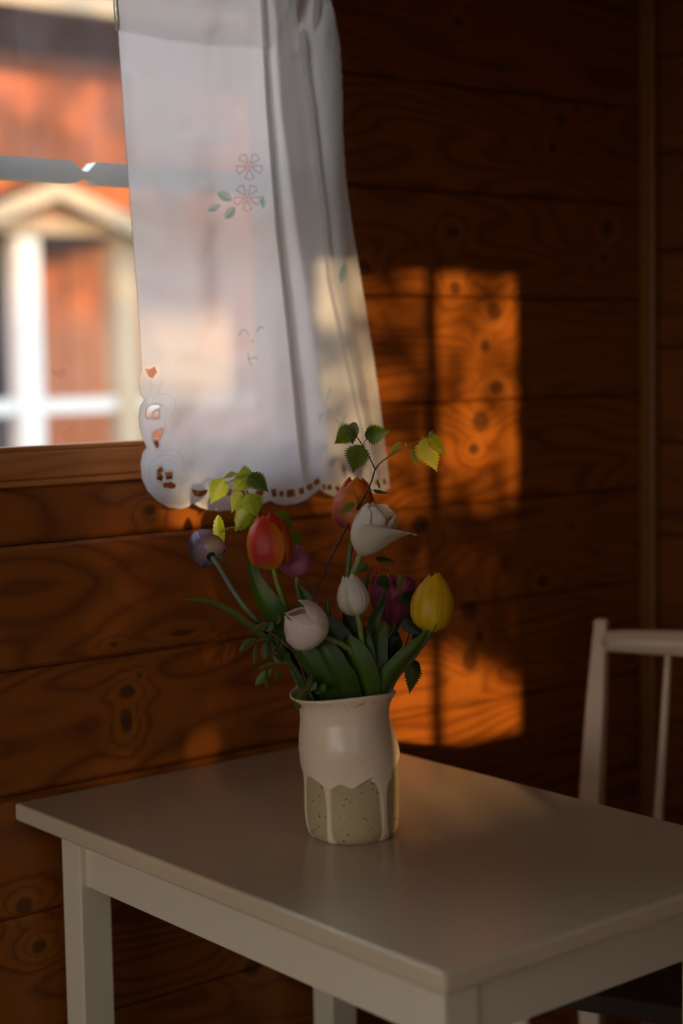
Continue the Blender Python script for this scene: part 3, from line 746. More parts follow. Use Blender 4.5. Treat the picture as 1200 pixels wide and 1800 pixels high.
for fx_, fy_ in ((438, 292), (434, 347)):
    for kq in range(5):
        a_ = kq * 1.2566 + 0.3
        for s_ in (-0.35, 0.35):
            line([(fx_ + 5 * math.cos(a_), fy_ + 5 * math.sin(a_)), (fx_ + 22 * math.cos(a_ + s_), fy_ + 22 * math.sin(a_ + s_))], 1.0, pur, 0.85)
        line([(fx_ + 22 * math.cos(a_ - 0.3), fy_ + 22 * math.sin(a_ - 0.3)), (fx_ + 24 * math.cos(a_), fy_ + 24 * math.sin(a_)), (fx_ + 22 * math.cos(a_ + 0.3), fy_ + 22 * math.sin(a_ + 0.3))], 1.0, pur, 0.75)
        line([(fx_, fy_), (fx_ + 15 * math.cos(a_ + 0.6), fy_ + 15 * math.sin(a_ + 0.6))], 0.8, (0.35, 0.2, 0.15), 0.7)
for pts in ([(420, 590), (424, 581), (431, 580), (437, 588)], [(452, 582), (456, 575), (462, 576)], [(443, 599), (444, 602)], [(436, 622), (437, 632), (443, 643)], [(437, 632), (445, 628), (452, 630)],
            [(576, 700), (577, 690), (581, 684)], [(562, 740), (562, 732), (567, 727)], [(578, 721), (580, 723)], [(590, 737), (600, 745), (612, 746)], [(603, 744), (604, 735), (609, 730)]):
    line(pts, 1.6, teal, 0.8)
lf(603, 480, 20, 7, 1.75, teal, 0.7)
cord = (0.50, 0.45, 0.40)
hem = np.clip(1 - np.abs(dout - 6.5) / 1.1, 0, 1) * (GY > 640); paintc(hem * 0.28, cord)
paintc(np.clip(1.7 - dout / 1.6, 0, 1) * 0.8 * ((GX < 330) | (GY > 840)), (0.30, 0.26, 0.20))
paintc(np.clip(1 - np.abs(dh - 2.0) / 1.2, 0, 1) * 0.3, cord)
def circ(cx, cy, r, a0, a1): return [(cx + r * math.cos(a0 + (a1 - a0) * i / 14), cy + r * math.sin(a0 + (a1 - a0) * i / 14)) for i in range(15)]
for pts in (circ(298, 822, 13, -3.0, 2.6), circ(293, 832, 32, 2.0, 5.4), circ(316, 838, 13, -2.0, 1.8), circ(287, 714, 22, -2.6, 1.6), circ(281, 722, 12, -2.0, 1.0), circ(275, 752, 17, 1.2, -0.9),
            [(265, 664), (266, 680), (262, 696), (254, 704)], [(287, 668), (280, 682), (277, 694)], circ(300, 812, 22, -2.6, 0.2)):
    line(pts, 0.9, cord, 0.35)
line([(205, 0), (206, 50)], 1.2, (0.3, 0.27, 0.22), 0.8); line([(206, 53), (300, 73), (380, 81), (465, 85)], 1.0, (0.6, 0.58, 0.55), 0.6)
line([(202, -20), (330, 12), (465, 20)], 0.8, (0.6, 0.58, 0.55), 0.35)
thick = np.where(header, 0.33, 0.0); thick = np.maximum(thick, np.clip((9 - dout) / 3, 0, 1) * (GY > 645) * 0.25); thick = np.maximum(thick, np.clip((5 - dh) / 2, 0, 1) * 0.5)
thick = np.maximum(thick, np.interp(GY, [0, 350, 650, 900], [0.95, 0.85, 0.55, 0.30]) * np.clip((GX - sdf_line - wid * 0.9) / 8, 0, 1) * np.clip((sdf_line2 - 3 - GX) / 6, 0.55, 1))
ny, nx = GX.shape
idx = np.arange(ny * nx).reshape(ny, nx)
fk = keep[:-1, :-1] & keep[1:, :-1] & keep[:-1, 1:] & keep[1:, 1:]
quads = np.stack([idx[:-1, :-1][fk], idx[1:, :-1][fk], idx[1:, 1:][fk], idx[:-1, 1:][fk]], -1)
used = np.unique(quads); remap = -np.ones(ny * nx, int); remap[used] = np.arange(len(used)); quads = remap[quads]
Vc = np.stack([WX.ravel()[used], WY.ravel()[used], WZ.ravel()[used]], -1).astype(np.float32)
cu = thing('curtain', 'white cotton curtain with cutwork scalloped hem hanging over the window', 'curtain')
me = bpy.data.meshes.new('cloth'); me.vertices.add(len(Vc)); me.vertices.foreach_set('co', Vc.ravel())
me.loops.add(quads.size); me.loops.foreach_set('vertex_index', quads.ravel().astype(np.int32))
me.polygons.add(len(quads)); me.polygons.foreach_set('loop_start', (np.arange(len(quads)) * 4).astype(np.int32))
try: me.polygons.foreach_set('loop_total', np.full(len(quads), 4, np.int32))
except Exception: pass
me.polygons.foreach_set('use_smooth', np.ones(len(quads), bool)); me.update(calc_edges=True)
ca = me.color_attributes.new('col', 'FLOAT_COLOR', 'POINT')
ca.data.foreach_set('color', np.concatenate([colr_.reshape(-1, 3)[used], thick.ravel()[used][:, None]], 1).astype(np.float32).ravel())
t = NT('sheer_white_cotton')
at = t.n('ShaderNodeAttribute', attribute_name='col'); pos = t.n('ShaderNodeNewGeometry').outputs['Position']
nz = t.noise(pos, 700.0, 2.0); wv = t.noise(pos, 60.0, 3.0)
bp = t.bump(t.math('ADD', nz, t.math('MULTIPLY', wv, 2.0)), 0.2, 0.0008)
di = t.n('ShaderNodeBsdfDiffuse'); t.l(at.outputs['Color'], di.inputs[0]); t.l(bp, di.inputs['Normal'])
tl = t.n('ShaderNodeBsdfTranslucent'); t.l(at.outputs['Color'], tl.inputs[0]); t.l(bp, tl.inputs['Normal'])
mx = t.n('ShaderNodeMixShader'); t.l(t.mr(at.outputs['Alpha'], 0, 1, 0.76, 0.14), mx.inputs[0]); t.l(di.outputs[0], mx.inputs[1]); t.l(tl.outputs[0], mx.inputs[2])
tp = t.n('ShaderNodeBsdfTransparent'); m2 = t.n('ShaderNodeMixShader'); t.l(t.mr(at.outputs['Alpha'], 0, 1, 0.09, 0.008), m2.inputs[0])
t.l(mx.outputs[0], m2.inputs[1]); t.l(tp.outputs[0], m2.inputs[2])
M_cloth = t.done(m2.outputs[0])
link('cloth', me, M_cloth, cu)
# rolled hem edge of the header at the left
tube('hem_edge', [onY(199, -70, -0.096), onY(200, 0, -0.094), onY(203, 40, -0.095), onY(206, 54, -0.097), onY(209, 40, -0.102), onY(206, 0, -0.102), onY(203, -70, -0.104)], 0.0011, 0.0011, M_bar, cu, n=30, seg=6)

# ------------------------------------------------------------------ flowers
def petal_set(root, base, tip, Rm, prof_r, petcol, n_w=3, spin=0.0, inner=0.92, wide=1.1, flare=(), fringe=0.0, label=None, tiplen=(1, 1), jit=0.05, seedv=1, pointy=0.5):
    rg = random.Random(seedv)
    A = (tip - base); H = A.length; A.normalize()
    U = A.cross(FW).normalized(); W_ = A.cross(U).normalized()
    NU, NV = 14, 22
    vpr = [0, .08, .2, .35, .5, .65, .8, .92, 1.0]
    wpr = [.95, 1.0, 1.1, 1.16, 1.14, 1.02, .78, .46, .06] if pointy > 0.3 else [.95, 1.0, 1.1, 1.16, 1.18, 1.15, 1.03, .76, .12]
    for q in range(2 * n_w):
        outer = q < n_w
        ph = spin + (q % n_w) * 2 * math.pi / n_w + (0 if outer else math.pi / n_w) + rg.uniform(-jit, jit)
        Hk = H * (rg.uniform(0.95, 1.0) if outer else rg.uniform(0.97, 1.03)) * (tiplen[0] if outer else tiplen[1])
        fl = flare[q] if q < len(flare) else 0.0
        vs, cols, fs = [], [], []
        for i in range(NV + 1):
            v = 1 - (1 - i / NV) ** 1.5
            if pointy <= 0.3: vpr_, wpr_ = vpr[:-2] + [.88, .93, .97, .99, 1.0], wpr[:-2] + [.97, .88, .68, .48, .22]
            else: vpr_, wpr_ = vpr, wpr
            if fl > 0.4: vpr_, wpr_ = [0, .1, .3, .5, .7, .85, .94, .98, 1.0], [.95, 1.0, 1.1, 1.1, 1.0, .82, .60, .42, .2]
            r = float(np.interp(v, [p[0] for p in prof_r], [p[1] for p in prof_r])) * Rm * (1.0 if outer else inner)
            ww = float(np.interp(v, vpr_, wpr_)) * wide
            bend = fl * v ** 1.7
            for j in range(NU + 1):
                u = j / NU * 2 - 1
                vv = v - 0.06 * u * u * (v ** 3)
                a = ph + u * ww
                crease = 1 - 0.035 * math.exp(-(u / 0.10) ** 2) * math.sin(math.pi * min(1, v * 1.05)) * 1.0
                rad_ = r * crease * (1 + (0.075 if outer else -0.02) * u * u) * (1 - 0.015 * math.sin(u * 9 + q) * v)
                hgt_ = Hk * vv
                if fringe and (v > 0.85 or abs(u) > 0.92): hgt_ += fringe * rg.uniform(-1, 1) * H; rad_ += fringe * rg.uniform(-1, 1) * H
                # petal may flare open about its base
                rx, hy = rad_, hgt_
                if fl:
                    ca, sa = math.cos(bend), math.sin(bend); cr = math.cos(u * ww)
                    rx, hy = rad_ + hgt_ * sa * 0.9, hgt_ * ca
                vs.append(base + A * hy + (U * math.cos(a) + W_ * math.sin(a)) * rx)
                cols.append(petcol(u, v, outer))
            if i:
                for j in range(NU): b = (i - 1) * (NU + 1) + j; fs.append((b, b + 1, b + NU + 2, b + NU + 1))
        mesh('petal', vs, fs, M_petal, root, True, cols)
closed = [(0, .30), (.05, .62), (.14, .88), (.28, 1.0), (.48, 1.0), (.66, .93), (.82, .78), (.93, .58), (1, .38)]
egg = [(0, .28), (.05, .56), (.14, .82), (.28, .97), (.42, 1.0), (.6, .94), (.78, .74), (.9, .52), (1, .28)]
slim = [(0, .22), (.06, .55), (.16, .82), (.3, .98), (.45, 1.0), (.6, .93), (.75, .80), (.88, .62), (1, .42)]
openp = [(0, .2), (.06, .42), (.16, .68), (.3, .86), (.45, .98), (.6, 1.05), (.75, 1.1), (.88, 1.12), (1, 1.08)]
def lerp3(a, b, f): f = max(0, min(1, f)); return tuple(a[i] + (b[i] - a[i]) * f for i in range(3))
GST = (0.10, 0.16, 0.03)
def stem(root, pts, r=0.0030, c=GST, c2=None): return tube('stem', pts, r, r * 1.15, M_stem, root, n=26, seg=10, col=c, col2=c2)
MOUTH = lambda x, dd=0.0, y=1235: P(x, y, dd)

def leaf(root, pts, wmax, roll=0.0, fold=0.35, col=(0.035, 0.095, 0.012), wp=None, name='leaf', mat=None, col2=None):
    n = 26; c = spline(pts, n); NU = 6; vs, fs, cols = [], [], []
    wp = wp or [(0, .35), (.2, .75), (.45, 1.0), (.7, .85), (.88, .5), (.96, .25), (1, .02)]
    for i, p in enumerate(c):
        tg = (c[min(i + 1, n)] - c[max(i - 1, 0)]).normalized()
        sd = tg.cross(FW).normalized(); nm = sd.cross(tg).normalized()
        rl = roll * (1 if not isinstance(roll, tuple) else 1)
        ca, sa = math.cos(rl), math.sin(rl); s2 = sd * ca + nm * sa; n2 = nm * ca - sd * sa
        wd = float(np.interp(i / n, [q[0] for q in wp], [q[1] for q in wp])) * wmax / 2
        for j in range(NU + 1):
            u = j / NU * 2 - 1
            vs.append(p + s2 * (u * wd) + n2 * (abs(u) ** 1.3 * wd * fold))
            st = 0.90 + 0.16 * math.cos(u * 20); k2 = lerp3(col, col2 or col, i / n)
            cols.append((k2[0] * st, k2[1] * st, k2[2] * st))
        if i:
            for j in range(NU): b = (i - 1) * (NU + 1) + j; fs.append((b, b + 1, b + NU + 2, b + NU + 1))
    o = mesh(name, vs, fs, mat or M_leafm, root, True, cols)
    return o

# -- purple tulip seen from behind
def T(label, name='tulip'): return thing(name, label, 'tulip')
def c_purple(u, v, o): return lerp3(lerp3((0.26, 0.22, 0.16), (0.07, 0.035, 0.08), v * 3.0), (0.17, 0.10, 0.25), abs(u) ** 2)
t1 = T('purple tulip at far left, head turned away on a grey-green stem')
petal_set(t1, P(371, 978, 0.0), P(352, 944, 0.046), 31 * MPP, closed, c_purple, spin=0.5, wide=1.0, seedv=2, pointy=0.2)
stem(t1, [P(372, 979, 0), P(385, 997, -.002), P(402, 1026, 0), P(428, 1065, .0), P(458, 1100, .01), P(505, 1160, .01), MOUTH(560, 0.01, 1290)], 0.0032, (0.16, 0.20, 0.15), (0.07, 0.12, 0.03))
leaf(t1, [MOUTH(565, -0.01, 1260), P(520, 1185, -.01), P(470, 1132, -.01), P(420, 1090, -.01), P(372, 1062, -.01), P(317, 1054, 0)], 24 * MPP, 0.9, 0.4, (0.03, 0.075, 0.015), col2=(0.07, 0.13, 0.05))

# -- large red and orange tulip
def c_flame(u, v, o):
    red = (0.58, 0.035, 0.012); pink = (0.42, 0.05, 0.07); org = (0.72, 0.19, 0.012); yel = (0.66, 0.34, 0.02)
    c = lerp3(red, pink, (1 - abs(u) * 2.0) * (1 - v) * 1.1 * (0.6 + 0.4 * math.sin(u * 30)))
    c = lerp3(c, org, (abs(u) - 0.45) * 2.6)
    return lerp3(c, yel, (0.16 - v) * 6 - abs(u) * 0.2)
t2 = T('large flame red tulip with orange petal edges on the left')
petal_set(t2, P(480, 1000, -.01), P(468, 902, -.01), 38.5 * MPP, closed, c_flame, spin=1.2, wide=0.92, seedv=3, jit=0.05, pointy=0.1)
stem(t2, [P(480, 996, -.01), P(486, 1022, -.01), P(494, 1045, -.01), P(508, 1080, 0), P(540, 1150, 0), MOUTH(585, 0, 1290)], 0.0034, (0.20, 0.22, 0.02), (0.08, 0.12, 0.02))
leaf(t2, [MOUTH(575, 0.0, 1262), P(540, 1170, 0), P(500, 1110, -.005), P(468, 1062, -.01), P(448, 1020, -.01), P(437, 975, -.012)], 50 * MPP, 0.35, 0.45, (0.03, 0.085, 0.012),
     [(0, .5), (.3, .95), (.5, 1.0), (.65, .8), (.8, .5), (.93, .3), (1, .03)])

# -- mauve pink tulip
def c_mauve(u, v, o): return lerp3((0.55, 0.18, 0.27), (0.40, 0.10, 0.18), (1 - abs(u)) * 0.8 + 0.3 * math.sin(u * 25) * 0.4)
t3 = T('mauve pink tulip half hidden behind the large red tulip')
petal_set(t3, P(521, 1014, .03), P(517, 955, .03), 28 * MPP, slim, c_mauve, spin=1.2, wide=1.0, seedv=4)
stem(t3, [P(521, 1014, .03), P(523, 1034, .03), P(535, 1090, .025), MOUTH(590, 0.01, 1290)], 0.0030, (0.22, 0.24, 0.03), (0.06, 0.1, 0.02))
leaf(t3, [MOUTH(600, .01, 1262), P(585, 1170, .02), P(568, 1110, .02), P(545, 1065, .02), P(523, 1026, .02)], 32 * MPP, 0.5, 0.45, (0.03, 0.09, 0.012))

# -- orange red tulip at the back
def c_back(u, v, o):
    c = lerp3((0.62, 0.10, 0.02), (0.80, 0.24, 0.02), abs(u) * 1.3) if o else lerp3((0.88, 0.26, 0.02), (0.66, 0.08, 0.02), abs(u))  # inner petals brightened for the little sun on them
    return lerp3(c, (0.28, 0.05, 0.07), (0.75 - v) * 1.8 * (1 - abs(u)) if o else 0)
t4 = T('red orange tulip at the back, behind the open white one')
petal_set(t4, P(622, 932, .045), P(626, 842, .045), 39 * MPP, closed, c_back, spin=0.6, wide=0.9, inner=0.86, tiplen=(0.86, 1.03), seedv=6, pointy=0.1, flare=(0.12, 0.0, 0.0, 0.0, 0.0, 0.0))
stem(t4, [P(622, 932, .045), P(616, 965, .04), P(611, 1010, .035), P(606, 1090, .03), MOUTH(600, 0.02, 1290)], 0.0030, (0.10, 0.15, 0.04))

# -- open white tulip
def c_white(u, v, o): return lerp3(lerp3((0.80, 0.66, 0.50), (0.86, 0.78, 0.68), v), (0.74, 0.62, 0.48), 0.5 + 0.5 * math.sin(u * 22))
t5 = T('white tulip opening wide to the right, tallest of the white ones')
petal_set(t5, P(634, 975, .0), P(670, 887, -.012), 37 * MPP, openp, c_white, spin=2.35, wide=1.05, inner=0.82, tiplen=(1.0, 0.97), seedv=9, flare=(0.55, -0.12, -0.22, -0.05, -0.15, -0.12), pointy=0.3)
stem(t5, [P(634, 972, .0), P(628, 990, .0), P(618, 1020, .005), P(612, 1090, .01), MOUTH(612, 0.01, 1290)], 0.0040, (0.22, 0.25, 0.06), (0.08, 0.12, 0.03))
leaf(t5, [MOUTH(615, .02, 1262), P(612, 1150, .03), P(625, 1080, .03), P(640, 1030, .035), P(648, 1002, .035)], 22 * MPP, 1.0, 0.4, (0.02, 0.055, 0.012))

# -- white bud
def c_bud(u, v, o): return lerp3(lerp3((0.74, 0.64, 0.48), (0.78, 0.66, 0.58), v), (0.30, 0.36, 0.10), (1 - abs(u) * 3.2) * (1.15 - v) * 0.9 if o else 0)
t6 = T('small closed white tulip bud with greenish streaks in the centre')
petal_set(t6, P(628, 1082, -.045), P(613, 1010, -.045), 27.5 * MPP, slim, c_bud, spin=-1.0, wide=1.0, inner=0.88, seedv=12, pointy=0.2)
stem(t6, [P(628, 1081, -.045), P(633, 1105, -.045), P(637, 1135, -.04), P(640, 1175, -.03), MOUTH(638, -.01, 1290)], 0.0036, (0.20, 0.24, 0.05), (0.09, 0.14, 0.03))
leaf(t6, [MOUTH(655, -.03, 1255), P(646, 1195, -.045), P(632, 1160, -.05), P(620, 1135, -.05), P(613, 1116, -.05)], 42 * MPP, 0.25, 0.4, (0.05, 0.12, 0.018),
     [(0, .6), (.25, .95), (.5, 1.0), (.75, .75), (.9, .4), (1, .03)])

# -- pale drooping tulip
def c_pale(u, v, o): return lerp3(lerp3((0.84, 0.68, 0.56), (0.86, 0.72, 0.62), v), (0.78, 0.58, 0.48), (0.5 + 0.5 * math.sin(u * 16 + v * 5)) * 0.6)
t7 = T('pale blush tulip nodding forward at lower left of the bouquet')
petal_set(t7, P(562, 1117, -.060), P(500, 1080, -.098), 38 * MPP, [(0, .3), (.08, .65), (.2, .92), (.35, 1.05), (.5, 1.0), (.65, .84), (.8, .54), (.9, .30), (1, .08)], c_pale, spin=3.1, wide=1.0, inner=0.86, seedv=21,
          tiplen=(0.98, 1.0), flare=(0.42, 0.0, 0.0, 0.0, 0.0, 0.0), jit=0.2, pointy=0.6)
stem(t7, [P(560, 1115, -.062), P(580, 1124, -.058), P(604, 1135, -.05), P(622, 1160, -.04), MOUTH(632, -.02, 1290)], 0.0034, (0.14, 0.20, 0.04))
leaf(t7, [MOUTH(598, -.03, 1255), P(575, 1205, -.045), P(552, 1172, -.05), P(530, 1142, -.05), P(512, 1108, -.045)], 44 * MPP, 0.3, 0.4, (0.03, 0.085, 0.014),
     [(0, .8), (.25, 1.0), (.5, 1.0), (.75, .8), (.9, .5), (1, .05)])

# -- yellow tulip
def c_yel(u, v, o): return lerp3(lerp3((0.78, 0.50, 0.012), (0.72, 0.40, 0.008), 0.5 + 0.5 * math.sin(u * 14)), (0.40, 0.32, 0.02), (0.10 - v) * 8)
t8 = T('plump yellow tulip on the right of the bouquet')
petal_set(t8, P(757, 1110, -.01), P(764, 1007, -.01), 37.5 * MPP, egg, c_yel, spin=0.75, wide=0.98, inner=0.90, seedv=31, jit=0.04, pointy=0.1)
stem(t8, [P(757, 1108, -.01), P(745, 1128, -.01), P(718, 1165, -.005), P(690, 1200, 0), MOUTH(655, 0, 1290)], 0.0036, (0.13, 0.17, 0.03))
leaf(t8, [MOUTH(660, -.03, 1258), P(682, 1195, -.035), P(705, 1165, -.035), P(732, 1136, -.03), P(754, 1107, -.022)], 34 * MPP, -0.5, 0.5, (0.045, 0.11, 0.022),
     [(0, .7), (.3, 1.0), (.55, .95), (.8, .6), (.93, .35), (1, .05)], col2=(0.06, 0.13, 0.03))

# -- magenta fringed tulip
def c_mag(u, v, o): return lerp3((0.26, 0.035, 0.08), (0.50, 0.09, 0.20), v * 0.8 + abs(u) * 0.3)
t9 = T('dark magenta tulip with fringed rim, between white bud and yellow')
petal_set(t9, P(688, 1098, .05), P(692, 1012, .05), 40 * MPP, openp, c_mag, spin=0.3, wide=1.05, seedv=41, fringe=0.035, flare=(-0.1, -0.15, -0.1, -0.1, -0.15, -0.1), pointy=0.1)
stem(t9, [P(688, 1098, .05), P(678, 1140, .035), P(665, 1190, .02), MOUTH(640, 0.01, 1290)], 0.0030)
leaf(t9, [MOUTH(640, .02, 1260), P(660, 1180, .03), P(676, 1135, .035), P(707, 1087, .035)], 20 * MPP, 0.7, 0.4, (0.025, 0.065, 0.012))

# -- further tulip leaves
def lone(label, pts, wpx, roll, fold, col, wp=None):
    r_ = thing('tulip_leaf', label, 'leaf'); leaf(r_, pts, wpx * MPP, roll, fold, col, wp, name='blade'); return r_
WB = [(0, .7), (.3, 1.0), (.6, .95), (.8, .7), (.92, .4), (1, .03)]
lone('broad dark tulip leaf arching behind the nodding blush tulip', [MOUTH(625, -.02, 1255), P(612, 1180, -.03), P(598, 1140, -.03), P(575, 1105, -.03), P(548, 1080, -.03)], 58, 0.2, 0.35, (0.025, 0.07, 0.012), WB)
lone('wide tulip leaf at front centre, below the blush tulip', [MOUTH(628, -.035, 1258), P(604, 1205, -.05), P(585, 1172, -.055), P(568, 1140, -.055), P(553, 1112, -.05)], 50, 0.35, 0.4, (0.03, 0.08, 0.014), WB)
lone('short pointed tulip leaf standing right of the blush tulip', [MOUTH(600, 0, 1255), P(590, 1160, 0), P(578, 1105, -.01), P(573, 1052, -.01)], 24, 0.6, 0.4, (0.03, 0.09, 0.014))
lone('curled tulip leaf rising right of the white bud', [MOUTH(640, .0, 1255), P(640, 1150, -.01), P(650, 1095, -.01), P(665, 1062, -.01), P(677, 1036, -.005)], 30, 0.9, 0.5, (0.035, 0.085, 0.02), WB)
lone('upright tulip leaf in front of the magenta tulip', [MOUTH(655, -.02, 1258), P(656, 1190, -.03), P(662, 1140, -.03), P(676, 1092, -.025)], 42, 0.3, 0.4, (0.032, 0.08, 0.014), WB)
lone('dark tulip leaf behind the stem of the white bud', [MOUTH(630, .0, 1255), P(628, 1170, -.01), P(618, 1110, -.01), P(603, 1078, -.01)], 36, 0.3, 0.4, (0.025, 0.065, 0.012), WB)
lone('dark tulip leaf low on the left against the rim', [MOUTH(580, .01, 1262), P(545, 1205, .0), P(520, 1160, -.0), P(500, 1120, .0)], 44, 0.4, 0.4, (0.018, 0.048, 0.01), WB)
lone('narrow tulip leaf between bud stem and curled leaf', [MOUTH(650, -.025, 1255), P(650, 1190, -.04), P(645, 1140, -.04), P(640, 1098, -.035)], 26, 0.5, 0.4, (0.03, 0.075, 0.014))
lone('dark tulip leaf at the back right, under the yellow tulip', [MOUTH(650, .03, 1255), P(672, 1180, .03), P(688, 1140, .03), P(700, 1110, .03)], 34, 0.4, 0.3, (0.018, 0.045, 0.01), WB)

# -- birch leaves and twigs
def birch_leaf(root, base, tip, wpx, roll=0.0, col=(0.13, 0.24, 0.015), curl=0.2, fold=0.25, serr=0.19, name='leaf', kind='birch', bend=(0, 0, 0), seedv=0):
    rg = random.Random(seedv + int(base.x * 9999)); n = 24 if kind == 'birch' else 14
    A = tip - base; L = A.length; A.normalize(); sd = A.cross(FW).normalized(); nm = sd.cross(A).normalized()
    ca, sa = math.cos(roll), math.sin(roll); s2 = sd * ca + nm * sa; n2 = nm * ca - sd * sa
    serr = serr if wpx > 27 else serr * 0.45
    wp = [(0, .05), (.05, .45), (.14, .80), (.28, 1.0), (.42, .95), (.58, .72), (.74, .44), (.87, .18), (1, .01)] if kind == 'birch' else [(0, .1), (.2, .7), (.45, 1.0), (.7, .85), (.9, .45), (1, .05)]
    W_ = wpx * MPP / 2; vs, fs, cols = [], [], []
    for i in range(n + 1):
        v = i / n; wd = float(np.interp(v, [q[0] for q in wp], [q[1] for q in wp])) * W_
        for j, u in enumerate((-1, -.5, 0, .5, 1)):
            w2 = wd
            if abs(u) == 1 and 0 < i < n and kind == 'birch': w2 = wd * (1 + serr * (1 if i % 2 else -0.6)) + serr * W_ * 0.18 * (1 if i % 2 else -1) * (v < .95)
            p = base + A * (L * v) + s2 * (u * w2) + n2 * (abs(u) * wd * fold - curl * L * v * v) + Vector(bend) * v * v * L
            vs.append(p); k2 = 0.85 if u == 0 else 1.0 + rg.uniform(-.08, .08) + (0.10 if (i // 3) % 2 else 0); cols.append((col[0] * k2, col[1] * k2, col[2] * k2))
        if i:
            for j in range(4): b = (i - 1) * 5 + j; fs.append((b, b + 1, b + 6, b + 5))
    return mesh(name, vs, fs, M_birch, root, True, cols)
TW = (0.045, 0.018, 0.012)
GB = (0.17, 0.30, 0.015); GD = (0.055, 0.14, 0.02); GG = (0.16, 0.24, 0.20)
b1 = thing('birch_twig', 'leafy birch twig rising left of the large red tulip', 'twig')
tube('stem', [P(423, 838, .02), P(430, 856, .02), P(440, 874, .02), P(450, 888, .02), P(457, 905, .02), P(475, 980, .03), P(520, 1110, .03), MOUTH(590, .02, 1280)], 0.0008, 0.0018, M_stem, b1, n=40, seg=7, col=TW)
for pts in ([P(436, 846, .02), P(440, 842, .018), P(447, 838, .016)], [P(424, 843, .02), P(412, 843, .018), P(397, 850, .015)], [P(440, 874, .02), P(431, 874, .018), P(424, 874, .016)],
            [P(466, 928, .02), P(445, 929, .018), P(420, 929, .01), P(404, 927, .005), P(390, 936, .0)], [P(424, 840, .02), P(418, 833, .018), P(413, 833, .016)]):
    tube('petiole', pts, 0.0006, 0.0006, M_stem, b1, n=10, seg=6, col=(0.08, 0.08, 0.02))
for i, (bx_, by_, tx_, ty_, w_, c_, rl) in enumerate((
    (393, 842, 369, 887, 34, GB, 0.1), (414, 832, 389, 841, 13, GG, 0.8), (443, 832, 412, 840, 30, GB, 0.3), (436, 838, 408, 862, 34, GB, 0.2), (439, 832, 472, 866, 33, GD, 0.3),
    (424, 864, 406, 902, 26, (0.13, 0.24, 0.015), 0.2), (437, 868, 452, 910, 40, GB, 0.1), (441, 898, 412, 934, 38, (0.11, 0.20, 0.015), 0.3), (384, 905, 388, 992, 22, GB, 0.4),
    (486, 900, 514, 930, 28, (0.11, 0.21, 0.015), 0.3), (508, 936, 534, 958, 26, (0.13, 0.24, 0.015), 0.4), (420, 905, 424, 935, 20, (0.10, 0.18, 0.015), 0.4))):
    birch_leaf(b1, P(bx_, by_, .015), P(tx_, ty_, .01), w_, rl, c_, 0.06, seedv=i)

b2 = thing('birch_twig', 'tall forked birch twig rising above the open white tulip', 'twig')
tube('stem', [P(659, 825, .0), P(652, 848, .0), P(644, 866, .0), P(634, 884, .01), P(619, 910, .02), P(604, 936, .02), P(582, 978, .02), P(566, 1014, .02), P(552, 1046, .02), P(556, 1100, .02), MOUTH(600, .02, 1280)], 0.0010, 0.0021, M_stem, b2, n=50, seg=7, col=TW)
tube('branch', [P(659, 825, .0), P(650, 806, .0), P(641, 790, .0), P(632, 775, .0), P(622, 763, .0)], 0.0010, 0.0007, M_stem, b2, n=14, seg=7, col=TW)
tube('branch', [P(659, 825, .0), P(668, 814, .0), P(681, 804, .0), P(696, 794, .0), P(712, 786, -.005), P(728, 778, -.005), P(742, 771, -.005), P(756, 766, -.005)], 0.0011, 0.0006, M_stem, b2, n=20, seg=7, col=TW, col2=(0.30, 0.12, 0.01))
tube('branch', [P(552, 1046, .02), P(542, 1030, .025), P(528, 1014, .03)], 0.0010, 0.0006, M_stem, b2, n=8, seg=6, col=TW)
for pts in ([P(640, 789, 0), P(639, 780, 0), P(644, 771, 0)], [P(640, 787, 0), P(636, 784, 0), P(633, 784, 0)], [P(681, 803, 0), P(690, 800, 0), P(708, 789, 0)], [P(713, 785, 0), P(718, 786, 0), P(724, 789, 0)],
            [P(648, 862, 0), P(658, 861, 0), P(668, 862, 0)], [P(712, 786, -.005), P(710, 780, -.005), P(705, 778, -.005)]):
    tube('petiole', pts, 0.0006, 0.0005, M_stem, b2, n=8, seg=6, col=(0.16, 0.09, 0.015))
for i, (bx_, by_, tx_, ty_, w_, c_, rl, cu_) in enumerate((
    (622, 754, 586, 780, 36, (0.10, 0.20, 0.015), 0.3, 0.1), (624, 742, 617, 783, 24, GG, 0.5, 0.1), (641, 766, 686, 757, 34, GD, 0.2, 0.0), (632, 782, 620, 832, 42, (0.09, 0.18, 0.015), 0.0, 0.1),
    (705, 777, 678, 806, 11, (0.12, 0.18, 0.11), 0.5, 0.1), (724, 787, 734, 826, 14, (0.16, 0.24, 0.10), 0.6, 0.1), (744, 771, 768, 829, 44, (0.40, 0.46, 0.03), 0.1, 0.0), (757, 762, 783, 804, 26, (0.28, 0.36, 0.04), 0.5, 0.1),  # broad yellow-green leaf: sunlit brightness is in its colour
    (754, 769, 761, 756, 10, GG, 0.5, 0.1), (666, 859, 664, 840, 5, (0.07, 0.14, 0.02), 0.6, 0.2), (656, 862, 685, 869, 8, (0.06, 0.10, 0.04), 0.6, 0.1), (623, 884, 593, 907, 16, (0.11, 0.20, 0.03), 0.5, 0.1),
    (660, 982, 695, 985, 12, (0.02, 0.05, 0.012), 0.5, -.1), (646, 992, 625, 1006, 18, (0.06, 0.13, 0.02), 0.2, 0.1))):
    birch_leaf(b2, P(bx_, by_, -.004 if i < 12 else .03), P(tx_, ty_, -.008 if i < 12 else .03), w_, rl, c_, cu_, seedv=i + 50)
for x_, y_ in ((713, 784), (744, 770), (741, 773)):
    tube('bud', [P(x_, y_, -.006), P(x_ + 1, y_ - 3, -.006), P(x_ - 1, y_ - 6, -.006)], 0.0013, 0.0004, M_stem, b2, n=6, seg=7, col=(0.45, 0.20, 0.02))

